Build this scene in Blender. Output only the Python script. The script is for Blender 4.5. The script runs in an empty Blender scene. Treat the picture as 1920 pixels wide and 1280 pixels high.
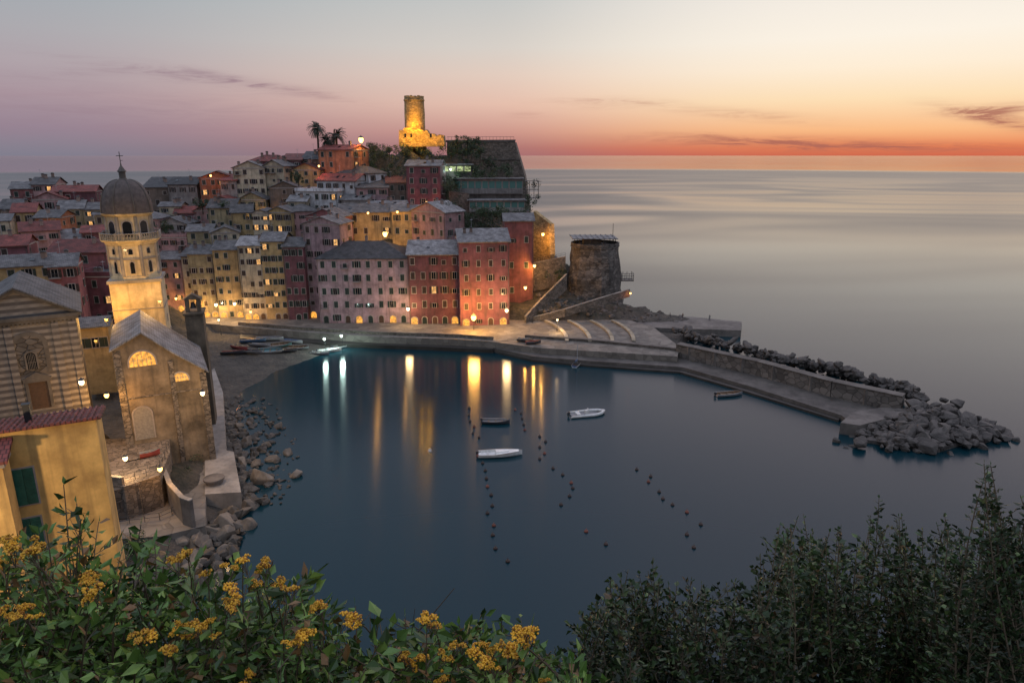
import bpy, math, random
import numpy as np
from mathutils import Vector, Matrix, noise
import bmesh
random.seed(11); np.random.seed(11)
PITCH=math.radians(15.25); CAMZ=45.0; F=1280.0
SP,CP=math.sin(PITCH),math.cos(PITCH)
scene=bpy.context.scene
COL=scene.collection
# ---------- survey helpers: turn measured bearings into real world positions ----------
def ray(px,py):
    xc=(px-960)/F; yc=(640-py)/F
    return Vector((xc,CP+yc*SP,-SP+yc*CP))
def lev(px,py,z):
    d=ray(px,py); t=(z-CAMZ)/d.z
    return Vector((d.x*t,d.y*t,z))
def dep(px,py,Y):
    d=ray(px,py); t=Y/d.y
    return Vector((d.x*t,Y,CAMZ+d.z*t))
def att(px,py,t):
    d=ray(px,py); return Vector((d.x*t,d.y*t,CAMZ+d.z*t))
class Frame:
    """vertical plane through a point; r turns it about z"""
    def __init__(s,px,py,Y,r):
        s.o=dep(px,py,Y); s.r=math.radians(r)
        s.u=Vector((math.cos(s.r),math.sin(s.r),0)); s.d=Vector((-math.sin(s.r),math.cos(s.r),0))
    def sz(s,px,py):
        d=ray(px,py); c=Vector((0,0,CAMZ))
        t=(s.o-c).dot(s.d)/d.dot(s.d); p=c+d*t
        return (p-s.o).dot(s.u), p.z
# ---------- mesh builder ----------
class MB:
    def __init__(s): s.v=[];s.f=[];s.m=[]
    def add(s,vs,fs,m=0):
        b=len(s.v); s.v+= [tuple(p) for p in vs]
        for f in fs: s.f.append([b+i for i in f]); s.m.append(m)
    def box(s,x0,x1,y0,y1,z0,z1,m=0):
        s.add([(x0,y0,z0),(x1,y0,z0),(x1,y1,z0),(x0,y1,z0),(x0,y0,z1),(x1,y0,z1),(x1,y1,z1),(x0,y1,z1)],
              [(0,3,2,1),(4,5,6,7),(0,1,5,4),(1,2,6,5),(2,3,7,6),(3,0,4,7)],m)
    def prism(s,poly,z0,z1,m=0):
        n=len(poly)
        a=sum(poly[i][0]*poly[(i+1)%n][1]-poly[(i+1)%n][0]*poly[i][1] for i in range(n))
        if a<0: poly=poly[::-1]
        vs=[(p[0],p[1],z0) for p in poly]+[(p[0],p[1],z1) for p in poly]
        s.add(vs,[list(range(n))[::-1],[n+i for i in range(n)]]+[(i,(i+1)%n,n+(i+1)%n,n+i) for i in range(n)],m)
    def plate(s,poly,y0,y1,m=0): # polygon in xz, thickness along y
        n=len(poly)
        vs=[(p[0],y0,p[1]) for p in poly]+[(p[0],y1,p[1]) for p in poly]
        s.add(vs,[list(range(n)),[n+i for i in range(n)][::-1]]+[(i,n+i,n+(i+1)%n,(i+1)%n) for i in range(n)],m)
    def slab(s,pts,th,m=0):
        n=len(pts); vs=[tuple(p) for p in pts]+[(p[0],p[1],p[2]-th) for p in pts]
        s.add(vs,[list(range(n)),[n+i for i in range(n)][::-1]]+[(i,n+i,n+(i+1)%n,(i+1)%n) for i in range(n)],m)
    def lathe(s,prof,n=16,m=0,c=(0,0),ph=0.0,closed=True,wob=0.0):
        vs=[]
        for r,z in prof:
            for k in range(n):
                a=2*math.pi*k/n+ph; q=r*(1+wob*noise.noise(Vector((math.cos(a)*2,math.sin(a)*2,z*.3)))); vs.append((c[0]+q*math.cos(a),c[1]+q*math.sin(a),z))
        fs=[]
        for i in range(len(prof)-1):
            for k in range(n):
                k2=(k+1)%n; fs.append((i*n+k,i*n+k2,(i+1)*n+k2,(i+1)*n+k))
        if closed:
            fs.append(list(range(n))[::-1]); fs.append([(len(prof)-1)*n+k for k in range(n)])
        s.add(vs,fs,m)
    def tube(s,pts,rad,n=5,m=0):
        pts=[Vector(p) for p in pts]; vs=[]
        for i,p in enumerate(pts):
            t=(pts[min(i+1,len(pts)-1)]-pts[max(i-1,0)])
            if t.length<1e-9: t=Vector((0,0,1))
            t.normalize(); a=t.orthogonal().normalized() if abs(t.z)>.9 else t.cross(Vector((0,0,1))).normalized()
            b=t.cross(a); r=rad[i] if isinstance(rad,(list,tuple)) else rad
            for k in range(n):
                an=2*math.pi*k/n; vs.append(p+a*(r*math.cos(an))+b*(r*math.sin(an)))
        fs=[(i*n+k,i*n+(k+1)%n,(i+1)*n+(k+1)%n,(i+1)*n+k) for i in range(len(pts)-1) for k in range(n)]
        fs+= [list(range(n))[::-1],[(len(pts)-1)*n+k for k in range(n)]]
        s.add(vs,fs,m)
    def mesh(s,name,mats,smooth=False):
        me=bpy.data.meshes.new(name); me.from_pydata(s.v,[],s.f)
        for mt in mats: me.materials.append(mt)
        me.polygons.foreach_set('material_index',s.m)
        if smooth: me.polygons.foreach_set('use_smooth',[True]*len(s.f))
        me.update(); return me
def put(name,me,parent=None,loc=(0,0,0),rz=0.0,scale=(1,1,1)):
    o=bpy.data.objects.new(name,me); COL.objects.link(o)
    o.location=loc; o.rotation_euler=(0,0,rz); o.scale=scale
    if parent: o.parent=parent
    return o
def make(name,mb,mats,parent=None,loc=(0,0,0),rz=0.0,smooth=False):
    return put(name,mb.mesh(name,mats,smooth),parent,loc,rz)
def thing(name,label,cat,loc=(0,0,0),rz=0.0,group=None):
    e=put(name,None,None,loc,rz); e.empty_display_size=.5
    e["label"]=label; e["category"]=cat
    if group: e["group"]=group
    return e
def tag(o,label,cat,group=None,kind=None):
    o["label"]=label; o["category"]=cat
    if group:o["group"]=group
    if kind:o["kind"]=kind
    return o
# ---------- materials ----------
def lin(r,g,b):
    f=lambda c:(c/255/12.92) if c/255<=.04045 else ((c/255+.055)/1.055)**2.4
    return (f(r),f(g),f(b),1)
def newmat(name):
    m=bpy.data.materials.new(name); m.use_nodes=True; nt=m.node_tree
    return m,nt,nt.nodes['Principled BSDF']
def N(nt,t,**k):
    n=nt.nodes.new(t)
    for a,b in k.items(): setattr(n,a,b)
    return n
def surf(name,col,rough=.8,scale=.6,var=.35,bump=.3,bscale=6,streak=0.0,dirt=None,dist=.05,metal=0.0):
    m,nt,bs=newmat(name); L=nt.links
    tc=N(nt,'ShaderNodeTexCoord'); oi=N(nt,'ShaderNodeObjectInfo')
    w=N(nt,'ShaderNodeMath',operation='MULTIPLY'); w.inputs[1].default_value=57; L.new(oi.outputs['Random'],w.inputs[0])
    no=N(nt,'ShaderNodeTexNoise',noise_dimensions='4D'); no.inputs['Scale'].default_value=scale; no.inputs['Detail'].default_value=8; no.inputs['Roughness'].default_value=.65
    L.new(tc.outputs['Object'],no.inputs['Vector']); L.new(w.outputs[0],no.inputs['W'])
    cr=N(nt,'ShaderNodeValToRGB'); cr.color_ramp.elements[0].position=.32; cr.color_ramp.elements[1].position=.68
    c=Vector(col[:3]); d=Vector(dirt[:3]) if dirt else c*(1-var)*.8
    cr.color_ramp.elements[0].color=(*(c*(1-var)*.5+d*.5),1); cr.color_ramp.elements[1].color=(*[min(x*(1+var*.45),.95) for x in c],1)
    L.new(no.outputs['Fac'],cr.inputs[0]); out=cr.outputs[0]
    if streak>0:
        mp=N(nt,'ShaderNodeMapping'); mp.inputs['Scale'].default_value=(1.6,1.6,.12); L.new(tc.outputs['Object'],mp.inputs['Vector'])
        n2=N(nt,'ShaderNodeTexNoise',noise_dimensions='4D'); n2.inputs['Scale'].default_value=1; n2.inputs['Detail'].default_value=5
        L.new(mp.outputs[0],n2.inputs['Vector']); L.new(w.outputs[0],n2.inputs['W'])
        mr=N(nt,'ShaderNodeMapRange'); mr.inputs[1].default_value=.5; mr.inputs[2].default_value=.72; mr.inputs[4].default_value=streak
        L.new(n2.outputs['Fac'],mr.inputs[0])
        mx=N(nt,'ShaderNodeMix',data_type='RGBA'); L.new(mr.outputs[0],mx.inputs[0]); L.new(out,mx.inputs[6]); mx.inputs[7].default_value=(*(c*.25+Vector((.03,.028,.025))),1)
        out=mx.outputs[2]
    hs=N(nt,'ShaderNodeHueSaturation'); mr2=N(nt,'ShaderNodeMapRange'); mr2.inputs[3].default_value=.78; mr2.inputs[4].default_value=1.18
    L.new(oi.outputs['Random'],mr2.inputs[0]); L.new(mr2.outputs[0],hs.inputs['Value']); L.new(out,hs.inputs['Color'])
    L.new(hs.outputs[0],bs.inputs['Base Color']); bs.inputs['Roughness'].default_value=rough; bs.inputs['Metallic'].default_value=metal
    if bump>0:
        nb=N(nt,'ShaderNodeTexNoise'); nb.inputs['Scale'].default_value=bscale; nb.inputs['Detail'].default_value=6
        L.new(tc.outputs['Object'],nb.inputs['Vector'])
        bp=N(nt,'ShaderNodeBump'); bp.inputs['Strength'].default_value=bump; bp.inputs['Distance'].default_value=dist
        L.new(nb.outputs['Fac'],bp.inputs['Height']); L.new(bp.outputs[0],bs.inputs['Normal'])
    return m
def stone(name,col,scale=1.5,var=.5,mortar=.35,zs=1.6):
    m,nt,bs=newmat(name); L=nt.links; tc=N(nt,'ShaderNodeTexCoord')
    mp=N(nt,'ShaderNodeMapping'); mp.inputs['Scale'].default_value=(1,1,zs); L.new(tc.outputs['Object'],mp.inputs['Vector'])
    v=N(nt,'ShaderNodeTexVoronoi'); v.inputs['Scale'].default_value=scale; L.new(mp.outputs[0],v.inputs['Vector'])
    e=N(nt,'ShaderNodeTexVoronoi',feature='DISTANCE_TO_EDGE'); e.inputs['Scale'].default_value=scale; L.new(mp.outputs[0],e.inputs['Vector'])
    bw=N(nt,'ShaderNodeRGBToBW'); L.new(v.outputs['Color'],bw.inputs[0])
    no=N(nt,'ShaderNodeTexNoise'); no.inputs['Scale'].default_value=.4; no.inputs['Detail'].default_value=8; L.new(tc.outputs['Object'],no.inputs['Vector'])
    ad=N(nt,'ShaderNodeMath',operation='MULTIPLY_ADD'); ad.inputs[1].default_value=.45; L.new(bw.outputs[0],ad.inputs[0]); 
    ml=N(nt,'ShaderNodeMath',operation='MULTIPLY'); ml.inputs[1].default_value=.6; L.new(no.outputs['Fac'],ml.inputs[0]); L.new(ml.outputs[0],ad.inputs[2])
    cr=N(nt,'ShaderNodeValToRGB'); c=Vector(col[:3]); cr.color_ramp.elements[0].position=.3; cr.color_ramp.elements[1].position=.7
    cr.color_ramp.elements[0].color=(*(c*(1-var)),1); cr.color_ramp.elements[1].color=(*(c*(1+var*.6)),1); L.new(ad.outputs[0],cr.inputs[0])
    mr=N(nt,'ShaderNodeMapRange'); mr.inputs[2].default_value=.07; mr.inputs[3].default_value=mortar; L.new(e.outputs['Distance'],mr.inputs[0])
    mx=N(nt,'ShaderNodeMix',data_type='RGBA',blend_type='MULTIPLY'); mx.inputs[0].default_value=1; L.new(cr.outputs[0],mx.inputs[6])
    cb=N(nt,'ShaderNodeCombineColor'); [L.new(mr.outputs[0],cb.inputs[i]) for i in range(3)]; L.new(cb.outputs[0],mx.inputs[7])
    L.new(mx.outputs[2],bs.inputs['Base Color']); bs.inputs['Roughness'].default_value=.85
    bp=N(nt,'ShaderNodeBump'); bp.inputs['Strength'].default_value=.7; bp.inputs['Distance'].default_value=.15; L.new(mr.outputs[0],bp.inputs['Height']); L.new(bp.outputs[0],bs.inputs['Normal'])
    return m
def tiles(name,c1,c2,w=.6,h=.3):
    m,nt,bs=newmat(name); L=nt.links; tc=N(nt,'ShaderNodeTexCoord')
    b=N(nt,'ShaderNodeTexBrick'); b.inputs['Scale'].default_value=1; b.inputs['Brick Width'].default_value=w; b.inputs['Row Height'].default_value=h
    b.inputs['Mortar Size'].default_value=.03; b.inputs['Color1'].default_value=(*c1,1); b.inputs['Color2'].default_value=(*c2,1); b.inputs['Mortar'].default_value=(*[x*.25 for x in c1],1)
    L.new(tc.outputs['Object'],b.inputs['Vector'])
    no=N(nt,'ShaderNodeTexNoise'); no.inputs['Scale'].default_value=.7; no.inputs['Detail'].default_value=9; L.new(tc.outputs['Object'],no.inputs['Vector'])
    mr=N(nt,'ShaderNodeMapRange'); mr.inputs[1].default_value=.3; mr.inputs[2].default_value=.7; mr.inputs[3].default_value=.45; mr.inputs[4].default_value=1.35; L.new(no.outputs['Fac'],mr.inputs[0])
    oi=N(nt,'ShaderNodeObjectInfo'); m2=N(nt,'ShaderNodeMapRange'); m2.inputs[3].default_value=.55; m2.inputs[4].default_value=1.35; L.new(oi.outputs['Random'],m2.inputs[0])
    mm=N(nt,'ShaderNodeMath',operation='MULTIPLY'); L.new(mr.outputs[0],mm.inputs[0]); L.new(m2.outputs[0],mm.inputs[1])
    hs=N(nt,'ShaderNodeHueSaturation'); L.new(b.outputs[0],hs.inputs['Color']); L.new(mm.outputs[0],hs.inputs['Value']); L.new(hs.outputs[0],bs.inputs['Base Color'])
    bs.inputs['Roughness'].default_value=.7
    bp=N(nt,'ShaderNodeBump'); bp.inputs['Strength'].default_value=.5; bp.inputs['Distance'].default_value=.05; bp.invert=True; L.new(b.outputs['Fac'],bp.inputs['Height']); L.new(bp.outputs[0],bs.inputs['Normal'])
    return m
def emis(name,col,st):
    m,nt,bs=newmat(name); bs.inputs['Base Color'].default_value=(.1,.08,.05,1); bs.inputs['Emission Color'].default_value=(*col,1); bs.inputs['Emission Strength'].default_value=st
    return m
def emis_var(name,col,lo,hi):
    m=emis(name,col,1); nt=m.node_tree; bs=nt.nodes['Principled BSDF']; tc=N(nt,'ShaderNodeTexCoord'); oi=N(nt,'ShaderNodeObjectInfo')
    no=N(nt,'ShaderNodeTexNoise',noise_dimensions='4D'); no.inputs['Scale'].default_value=2.2
    w=N(nt,'ShaderNodeMath',operation='MULTIPLY'); w.inputs[1].default_value=40; nt.links.new(oi.outputs['Random'],w.inputs[0]); nt.links.new(w.outputs[0],no.inputs['W']); nt.links.new(tc.outputs['Object'],no.inputs['Vector'])
    mr=N(nt,'ShaderNodeMapRange'); mr.inputs[1].default_value=.35; mr.inputs[2].default_value=.65; mr.inputs[3].default_value=lo; mr.inputs[4].default_value=hi
    nt.links.new(no.outputs['Fac'],mr.inputs[0]); nt.links.new(mr.outputs[0],bs.inputs['Emission Strength']); return m
W={k:surf('plaster_'+k,c,.85,.5,.45,.3,5,streak=.7) for k,c in dict(
  pink=(.42,.25,.245),mauve=(.43,.29,.31),red=(.28,.10,.10),darkred=(.20,.075,.087),yellow=(.46,.33,.16),cream=(.5,.42,.3),
  olive=(.31,.26,.155),white=(.6,.6,.62),orange=(.42,.17,.09),brown=(.2,.15,.12),grey=(.3,.27,.255),ochre=(.85,.49,.16),churchyellow=(.56,.45,.28)).items()}
W['churchtan']=surf('plaster_churchtan',(.21,.16,.11),.9,.4,.65,.8,3.5,streak=.8,dist=.08)
M_slate=tiles('slate_roof',(.165,.16,.16),(.1,.098,.104)); M_slate_light=tiles('pale_slate_roof',(.265,.257,.257),(.185,.18,.186)); M_slate_dark=tiles('dark_slate_roof',(.06,.062,.07),(.09,.09,.095))
M_redtile=tiles('terracotta_roof',(.24,.055,.042),(.16,.04,.033),.25,.4)
ROOF={'g':M_slate,'l':M_slate_light,'d':M_slate_dark,'r':M_redtile}
M_trim=surf('pale_window_surround',(.36,.31,.28),.8,2,.2,.1)
M_shut=surf('dark_green_shutter',(.018,.035,.028),.6,3,.3,.2,20); M_shutb=surf('brown_shutter',(.04,.025,.02),.6,3,.3,.2,20); M_shutg=surf('green_painted_shutter',(.04,.16,.11),.5,3,.3,.2,20)
M_glass,_nt,_b=newmat('dark_window_glass'); _b.inputs['Base Color'].default_value=(.01,.012,.015,1); _b.inputs['Roughness'].default_value=.08
M_lit=emis_var('lit_window_glow',(1,.5,.15),.2,1.4); M_litstrong=emis_var('lit_arch_glow',(1,.42,.06),.45,1.5)
M_bulb=emis('lamp_bulb_glow',(1,.56,.16),5.0); M_bulbw=emis('white_lamp_glow',(1,.75,.4),5); M_bulbg=emis('cool_lamp_glow',(.8,1,.9),5)
M_iron=surf('dark_iron',(.03,.03,.032),.5,3,.2,0)
M_door=surf('old_wood_door',(.09,.05,.03),.7,3,.3,.2,15); M_doorpale=surf('weathered_door',(.3,.27,.24),.8,3,.3,.2,15)
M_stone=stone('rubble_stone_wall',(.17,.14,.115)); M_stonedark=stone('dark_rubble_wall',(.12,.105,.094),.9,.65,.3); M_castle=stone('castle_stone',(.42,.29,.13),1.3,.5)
M_block=stone('quay_block_wall',(.14,.122,.108),.7,.5,.45,1.3)
M_rock=surf('boulder_rock',(.115,.1,.09),.8,.8,.6,.9,3,dist=.2); M_rockw=surf('warm_shore_rock',(.2,.165,.13),.8,1.0,.6,.8,3,dist=.12); M_rockd=surf('wet_shore_rock',(.1,.084,.067),.6,1.0,.6,.8,3,dist=.12)
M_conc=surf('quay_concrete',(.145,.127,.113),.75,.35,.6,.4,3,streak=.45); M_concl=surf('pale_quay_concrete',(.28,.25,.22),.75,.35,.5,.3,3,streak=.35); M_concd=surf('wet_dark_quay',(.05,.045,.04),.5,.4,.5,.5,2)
M_square=stone('square_paving',(.185,.163,.14),.55,.35,.75,1.0)
M_chim=surf('chimney_plaster',(.26,.19,.16),.85,2,.3,.2)
M_cable=surf('aluminium_antenna',(.4,.4,.42),.4,3,.1,0)
# ---------- world ----------
wd=bpy.data.worlds.new('World'); scene.world=wd; wd.use_nodes=True; nt=wd.node_tree; L=nt.links
bg=nt.nodes['Background']; tc=N(nt,'ShaderNodeTexCoord'); sx=N(nt,'ShaderNodeSeparateXYZ'); L.new(tc.outputs['Generated'],sx.inputs[0])
def MA(op,a,b=None,c=None,clamp=False):
    n=N(nt,'ShaderNodeMath',operation=op,use_clamp=clamp)
    for i,v in enumerate((a,b,c)):
        if v is None: continue
        if isinstance(v,(int,float)): n.inputs[i].default_value=v
        else: L.new(v,n.inputs[i])
    return n.outputs[0]
def MR(v,a,b,c,d,sm=True):
    n=N(nt,'ShaderNodeMapRange'); n.interpolation_type='SMOOTHSTEP' if sm else 'LINEAR'
    L.new(v,n.inputs[0]); [setattr(n.inputs[i+1],'default_value',x) for i,x in enumerate((a,b,c,d))]; return n.outputs[0]
X,Y_,Z=sx.outputs
hl=MA('SQRT',MA('ADD',MA('MULTIPLY',X,X),MA('MULTIPLY',Y_,Y_))); hl=MA('MAXIMUM',hl,.001)
sd=MA('DIVIDE',MA('ADD',MA('MULTIPLY',X,.574),MA('MULTIPLY',Y_,.819)),hl)
AZ=MA('ARCTAN2',X,Y_)
zf=MA('MULTIPLY',MA('MAXIMUM',Z,0),2)
def ramp(cols):
    r=N(nt,'ShaderNodeValToRGB'); e=r.color_ramp.elements
    pos=[0,.02,.062,.136,.21,.28,.4,.62,1]
    while len(e)<len(pos): e.new(.5)
    for i,p in enumerate(pos): e[i].position=p; e[i].color=lin(*cols[i])
    L.new(zf,r.inputs[0]); return r.outputs[0]
left=ramp([(128,125,140),(135,128,142),(150,132,147),(170,149,158),(176,164,170),(172,170,175),(160,171,178),(154,163,177),(158,168,188)])
cent=ramp([(168,112,112),(178,119,114),(208,152,138),(234,194,174),(231,207,191),(219,211,202),(200,201,199),(194,185,197),(172,173,193)])
rght=ramp([(210,106,78),(232,130,86),(251,188,134),(254,224,182),(255,238,214),(253,243,228),(243,236,227),(236,215,216),(212,198,209)])
m1=N(nt,'ShaderNodeMix',data_type='RGBA'); L.new(MR(sd,.33,.92,0,1),m1.inputs[0]); L.new(left,m1.inputs[6]); L.new(cent,m1.inputs[7])
m2=N(nt,'ShaderNodeMix',data_type='RGBA'); L.new(MR(sd,.80,1.0,0,1),m2.inputs[0]); L.new(m1.outputs[2],m2.inputs[6]); L.new(rght,m2.inputs[7])
mp=N(nt,'ShaderNodeMapping'); mp.inputs['Scale'].default_value=(7,7,70); L.new(tc.outputs['Generated'],mp.inputs['Vector'])
cn=N(nt,'ShaderNodeTexNoise'); cn.inputs['Scale'].default_value=1.6; cn.inputs['Detail'].default_value=10; cn.inputs['Roughness'].default_value=.68; cn.inputs['Distortion'].default_value=.9; L.new(mp.outputs[0],cn.inputs['Vector'])
nz=MR(cn.outputs['Fac'],.38,.66,0,1)
def cloud(px,py,wpx,hpx,slope,amt):
    d=ray(px,py).normalized(); a0=math.atan2(d.x,d.y); e0=d.z
    da=MA('SUBTRACT',AZ,a0); de=MA('SUBTRACT',MA('SUBTRACT',Z,e0),MA('MULTIPLY',da,slope))
    g=MA('ADD',MA('POWER',MA('ABSOLUTE',MA('DIVIDE',da,wpx/F)),2.0),MA('POWER',MA('ABSOLUTE',MA('DIVIDE',de,hpx/F)),2.0))
    return MA('MULTIPLY',MA('MULTIPLY',MA('EXPONENT',MA('MULTIPLY',g,-1)),MA('ADD',MA('MULTIPLY',nz,.8),.2)),amt)
cl=None
for c in [(390,148,170,9,-.10,.75),(500,160,110,6,-.16,.6),(180,138,90,7,.08,.45),(200,215,260,36,0,.35),(1140,194,90,8,-.02,.6),(1400,216,110,8,-.1,.45),(1870,205,55,6,.05,1.25),(1860,222,60,9,-.25,1.25),(1450,268,200,9,-.03,.9),(1640,276,200,7,-.01,.7),(1300,252,60,4,-.05,.6),(990,216,30,5,0,.3)]:
    o=cloud(*c); cl=o if cl is None else MA('ADD',cl,o)
cl=MA('MINIMUM',cl,.85)
cc=N(nt,'ShaderNodeMix',data_type='RGBA'); L.new(MR(sd,.5,.95,0,1),cc.inputs[0]); cc.inputs[6].default_value=lin(150,124,136); cc.inputs[7].default_value=lin(168,102,90)
m3=N(nt,'ShaderNodeMix',data_type='RGBA'); L.new(cl,m3.inputs[0]); L.new(m2.outputs[2],m3.inputs[6]); L.new(cc.outputs[2],m3.inputs[7])
L.new(m3.outputs[2],bg.inputs[0]); L.new(MA('MULTIPLY',MR(sd,-1,.3,1.1,1),MR(Z,.35,.85,1,1.75)),bg.inputs[1])
# ---------- sea ----------
def sea():
    m,nt,bs=newmat('sea_water'); L=nt.links
    tc=N(nt,'ShaderNodeTexCoord'); O=tc.outputs['Object']
    bs.inputs['Base Color'].default_value=(.003,.027,.038,1); bs.inputs['IOR'].default_value=1.33
    bs.inputs['Anisotropic'].default_value=.84
    tg=N(nt,'ShaderNodeCombineXYZ'); tg.inputs[1].default_value=1; L.new(tg.outputs[0],bs.inputs['Tangent'])
    mp=N(nt,'ShaderNodeMapping'); mp.inputs['Scale'].default_value=(.0022,.0042,1); mp.inputs['Rotation'].default_value=(0,0,.25); L.new(O,mp.inputs['Vector'])
    n1=N(nt,'ShaderNodeTexNoise'); n1.inputs['Scale'].default_value=1; n1.inputs['Detail'].default_value=2; n1.inputs['Distortion'].default_value=1.6; L.new(mp.outputs[0],n1.inputs['Vector'])
    ln=N(nt,'ShaderNodeVectorMath',operation='LENGTH'); L.new(O,ln.inputs[0])
    dv=N(nt,'ShaderNodeMath',operation='DIVIDE'); dv.inputs[1].default_value=4000; L.new(ln.outputs['Value'],dv.inputs[0])
    cr=N(nt,'ShaderNodeValToRGB'); e=cr.color_ramp.elements
    while len(e)<6: e.new(.5)
    for i,(p,v) in enumerate([(0,.155),(.045,.15),(.10,.155),(.48,.225),(.54,.225),(.62,.07)]): e[i].position=p; e[i].color=(v,v,v,1)
    L.new(dv.outputs[0],cr.inputs[0])
    mr=N(nt,'ShaderNodeMapRange'); mr.interpolation_type='SMOOTHSTEP'; mr.inputs[1].default_value=.3; mr.inputs[2].default_value=.7; mr.inputs[3].default_value=-.06; mr.inputs[4].default_value=.06; L.new(n1.outputs['Fac'],mr.inputs[0])
    mo=N(nt,'ShaderNodeMapRange'); mo.inputs[1].default_value=170; mo.inputs[2].default_value=300; L.new(ln.outputs['Value'],mo.inputs[0])
    mf=N(nt,'ShaderNodeMapRange'); mf.inputs[1].default_value=700; mf.inputs[2].default_value=1800; mf.inputs[3].default_value=1; mf.inputs[4].default_value=.15; L.new(ln.outputs['Value'],mf.inputs[0])
    ml=N(nt,'ShaderNodeMath',operation='MULTIPLY'); L.new(mr.outputs[0],ml.inputs[0]); L.new(mo.outputs[0],ml.inputs[1])
    ml2=N(nt,'ShaderNodeMath',operation='MULTIPLY'); L.new(ml.outputs[0],ml2.inputs[0]); L.new(mf.outputs[0],ml2.inputs[1])
    ad=N(nt,'ShaderNodeMath',operation='ADD'); L.new(cr.outputs[0],ad.inputs[0]); L.new(ml2.outputs[0],ad.inputs[1]); L.new(ad.outputs[0],bs.inputs['Roughness'])
    mp3=N(nt,'ShaderNodeMapping'); mp3.inputs['Scale'].default_value=(.05,.12,1); L.new(O,mp3.inputs['Vector'])
    n3=N(nt,'ShaderNodeTexNoise'); n3.inputs['Scale'].default_value=1; n3.inputs['Detail'].default_value=3; L.new(mp3.outputs[0],n3.inputs['Vector'])
    bp2=N(nt,'ShaderNodeBump'); bp2.inputs['Distance'].default_value=.6; bp2.inputs['Strength'].default_value=.01; L.new(n3.outputs['Fac'],bp2.inputs['Height'])
    L.new(bp2.outputs[0],bs.inputs['Normal'])
    mb=MB(); R=60000; n=64
    rings=[0,200,800,3000,12000,R]; vs=[(0,0,0)]
    for r in rings[1:]:
        for k in range(n): vs.append((r*math.cos(2*math.pi*k/n),r*math.sin(2*math.pi*k/n),0))
    fs=[(0,1+k,1+(k+1)%n) for k in range(n)]
    for i in range(len(rings)-2):
        a=1+i*n;b=a+n
        fs+=[(a+k,b+k,b+(k+1)%n,a+(k+1)%n) for k in range(n)]
    mb.add(vs,fs); o=make('sea',mb,[m]); tag(o,'calm dusk sea filling the harbour and horizon','sea',kind='structure')
sea()
# ---------- windows / doors (shared meshes) ----------
def winmesh(kind,shm=None,w=1.0,h=1.5):
    mb=MB(); s=w/2
    mb.box(-s-.12,-s,-.06,.0,0,h,0); mb.box(s,s+.12,-.06,0,0,h,0); mb.box(-s-.12,s+.12,-.06,0,h,h+.12,0); mb.box(-s-.16,s+.16,-.12,0,-.1,0,0)
    if kind=='closed':
        mb.box(-s,-.015,-.045,-.01,0,h,1); mb.box(.015,s,-.045,-.01,0,h,1)
        for i in range(6):
            z=.1+i*(h-.15)/6
            mb.box(-s+.06,-.06,-.06,-.045,z,z+.09,1); mb.box(.06,s-.06,-.06,-.045,z,z+.09,1)
    else:
        mb.box(-s,s,-.02,-.008,0,h,2); mb.box(-.03,.03,-.035,-.02,0,h,0)
        mb.box(-s-.12-s,-s-.125,-.09,-.062,.02,h-.02,1); mb.box(s+.125,s+.12+s,-.09,-.062,.02,h-.02,1)
    return mb.mesh('window_'+kind,[M_trim,shm or M_shut,M_lit if kind=='lit' else M_glass])
WIN={k:[winmesh(k),winmesh(k,M_shutb)] for k in('closed','open','lit')}
def balcmesh():
    g=MB(); g.box(-1.0,1.0,-.95,0,-.2,-.08,0)
    for i in range(11): g.box(-.98+i*.19,-.95+i*.19,-.94,-.91,-.08,.8,1)
    g.box(-1.0,1.0,-.96,-.9,.8,.86,1)
    for x in(-1,.95): g.box(x,x+.05,-.9,0,.8,.86,1); g.box(x,x+.04,-.45,-.42,-.08,.8,1)
    return g.mesh('balcony',[M_trim,M_iron])
BALC=balcmesh()
def archpts(w,h,n=10):
    r=w/2; return [(-r,0),(r,0)]+[(r*math.cos(math.pi*i/n),h-r+r*math.sin(math.pi*i/n)) for i in range(n+1)]
def archmesh(name,w,h,mat,fr=M_trim,bars=False,t=.18):
    mb=MB(); p=archpts(w,h); mb.plate(p,-.03,-.005,1)
    q=[(x*(1+2*t/w),z*(1+t/h)) for x,z in p]
    for i in range(1,len(p)-0):
        a,b=p[i],p[(i+1)%len(p)]; c,d=q[i],q[(i+1)%len(p)]
        if i==len(p)-1: b,d=p[0],q[0]
        mb.add([(a[0],-.09,a[1]),(c[0],-.09,c[1]),(d[0],-.09,d[1]),(b[0],-.09,b[1]),(a[0],-.0,a[1]),(c[0],0,c[1]),(d[0],0,d[1]),(b[0],0,b[1])],[(0,1,2,3),(1,5,6,2),(4,0,3,7)],0)
    if bars:
        for k in range(-2,3): mb.box(k*w/6-.03,k*w/6+.03,-.05,-.03,0,h-abs(k)*.12*w-.05,0)
        mb.box(-w*.44,w*.44,-.052,-.03,h*.4,h*.4+.06,0)
    return mb.mesh(name,[fr,mat])
DOOR=archmesh('door',1.2,2.3,M_door); DOORL=archmesh('shop_door',1.8,2.5,M_litstrong); BELLW=archmesh('arched_opening',1.3,2.6,M_glass)
DOORS=[DOOR,DOOR,archmesh('green_door',1.2,2.3,M_shut)]
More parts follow.
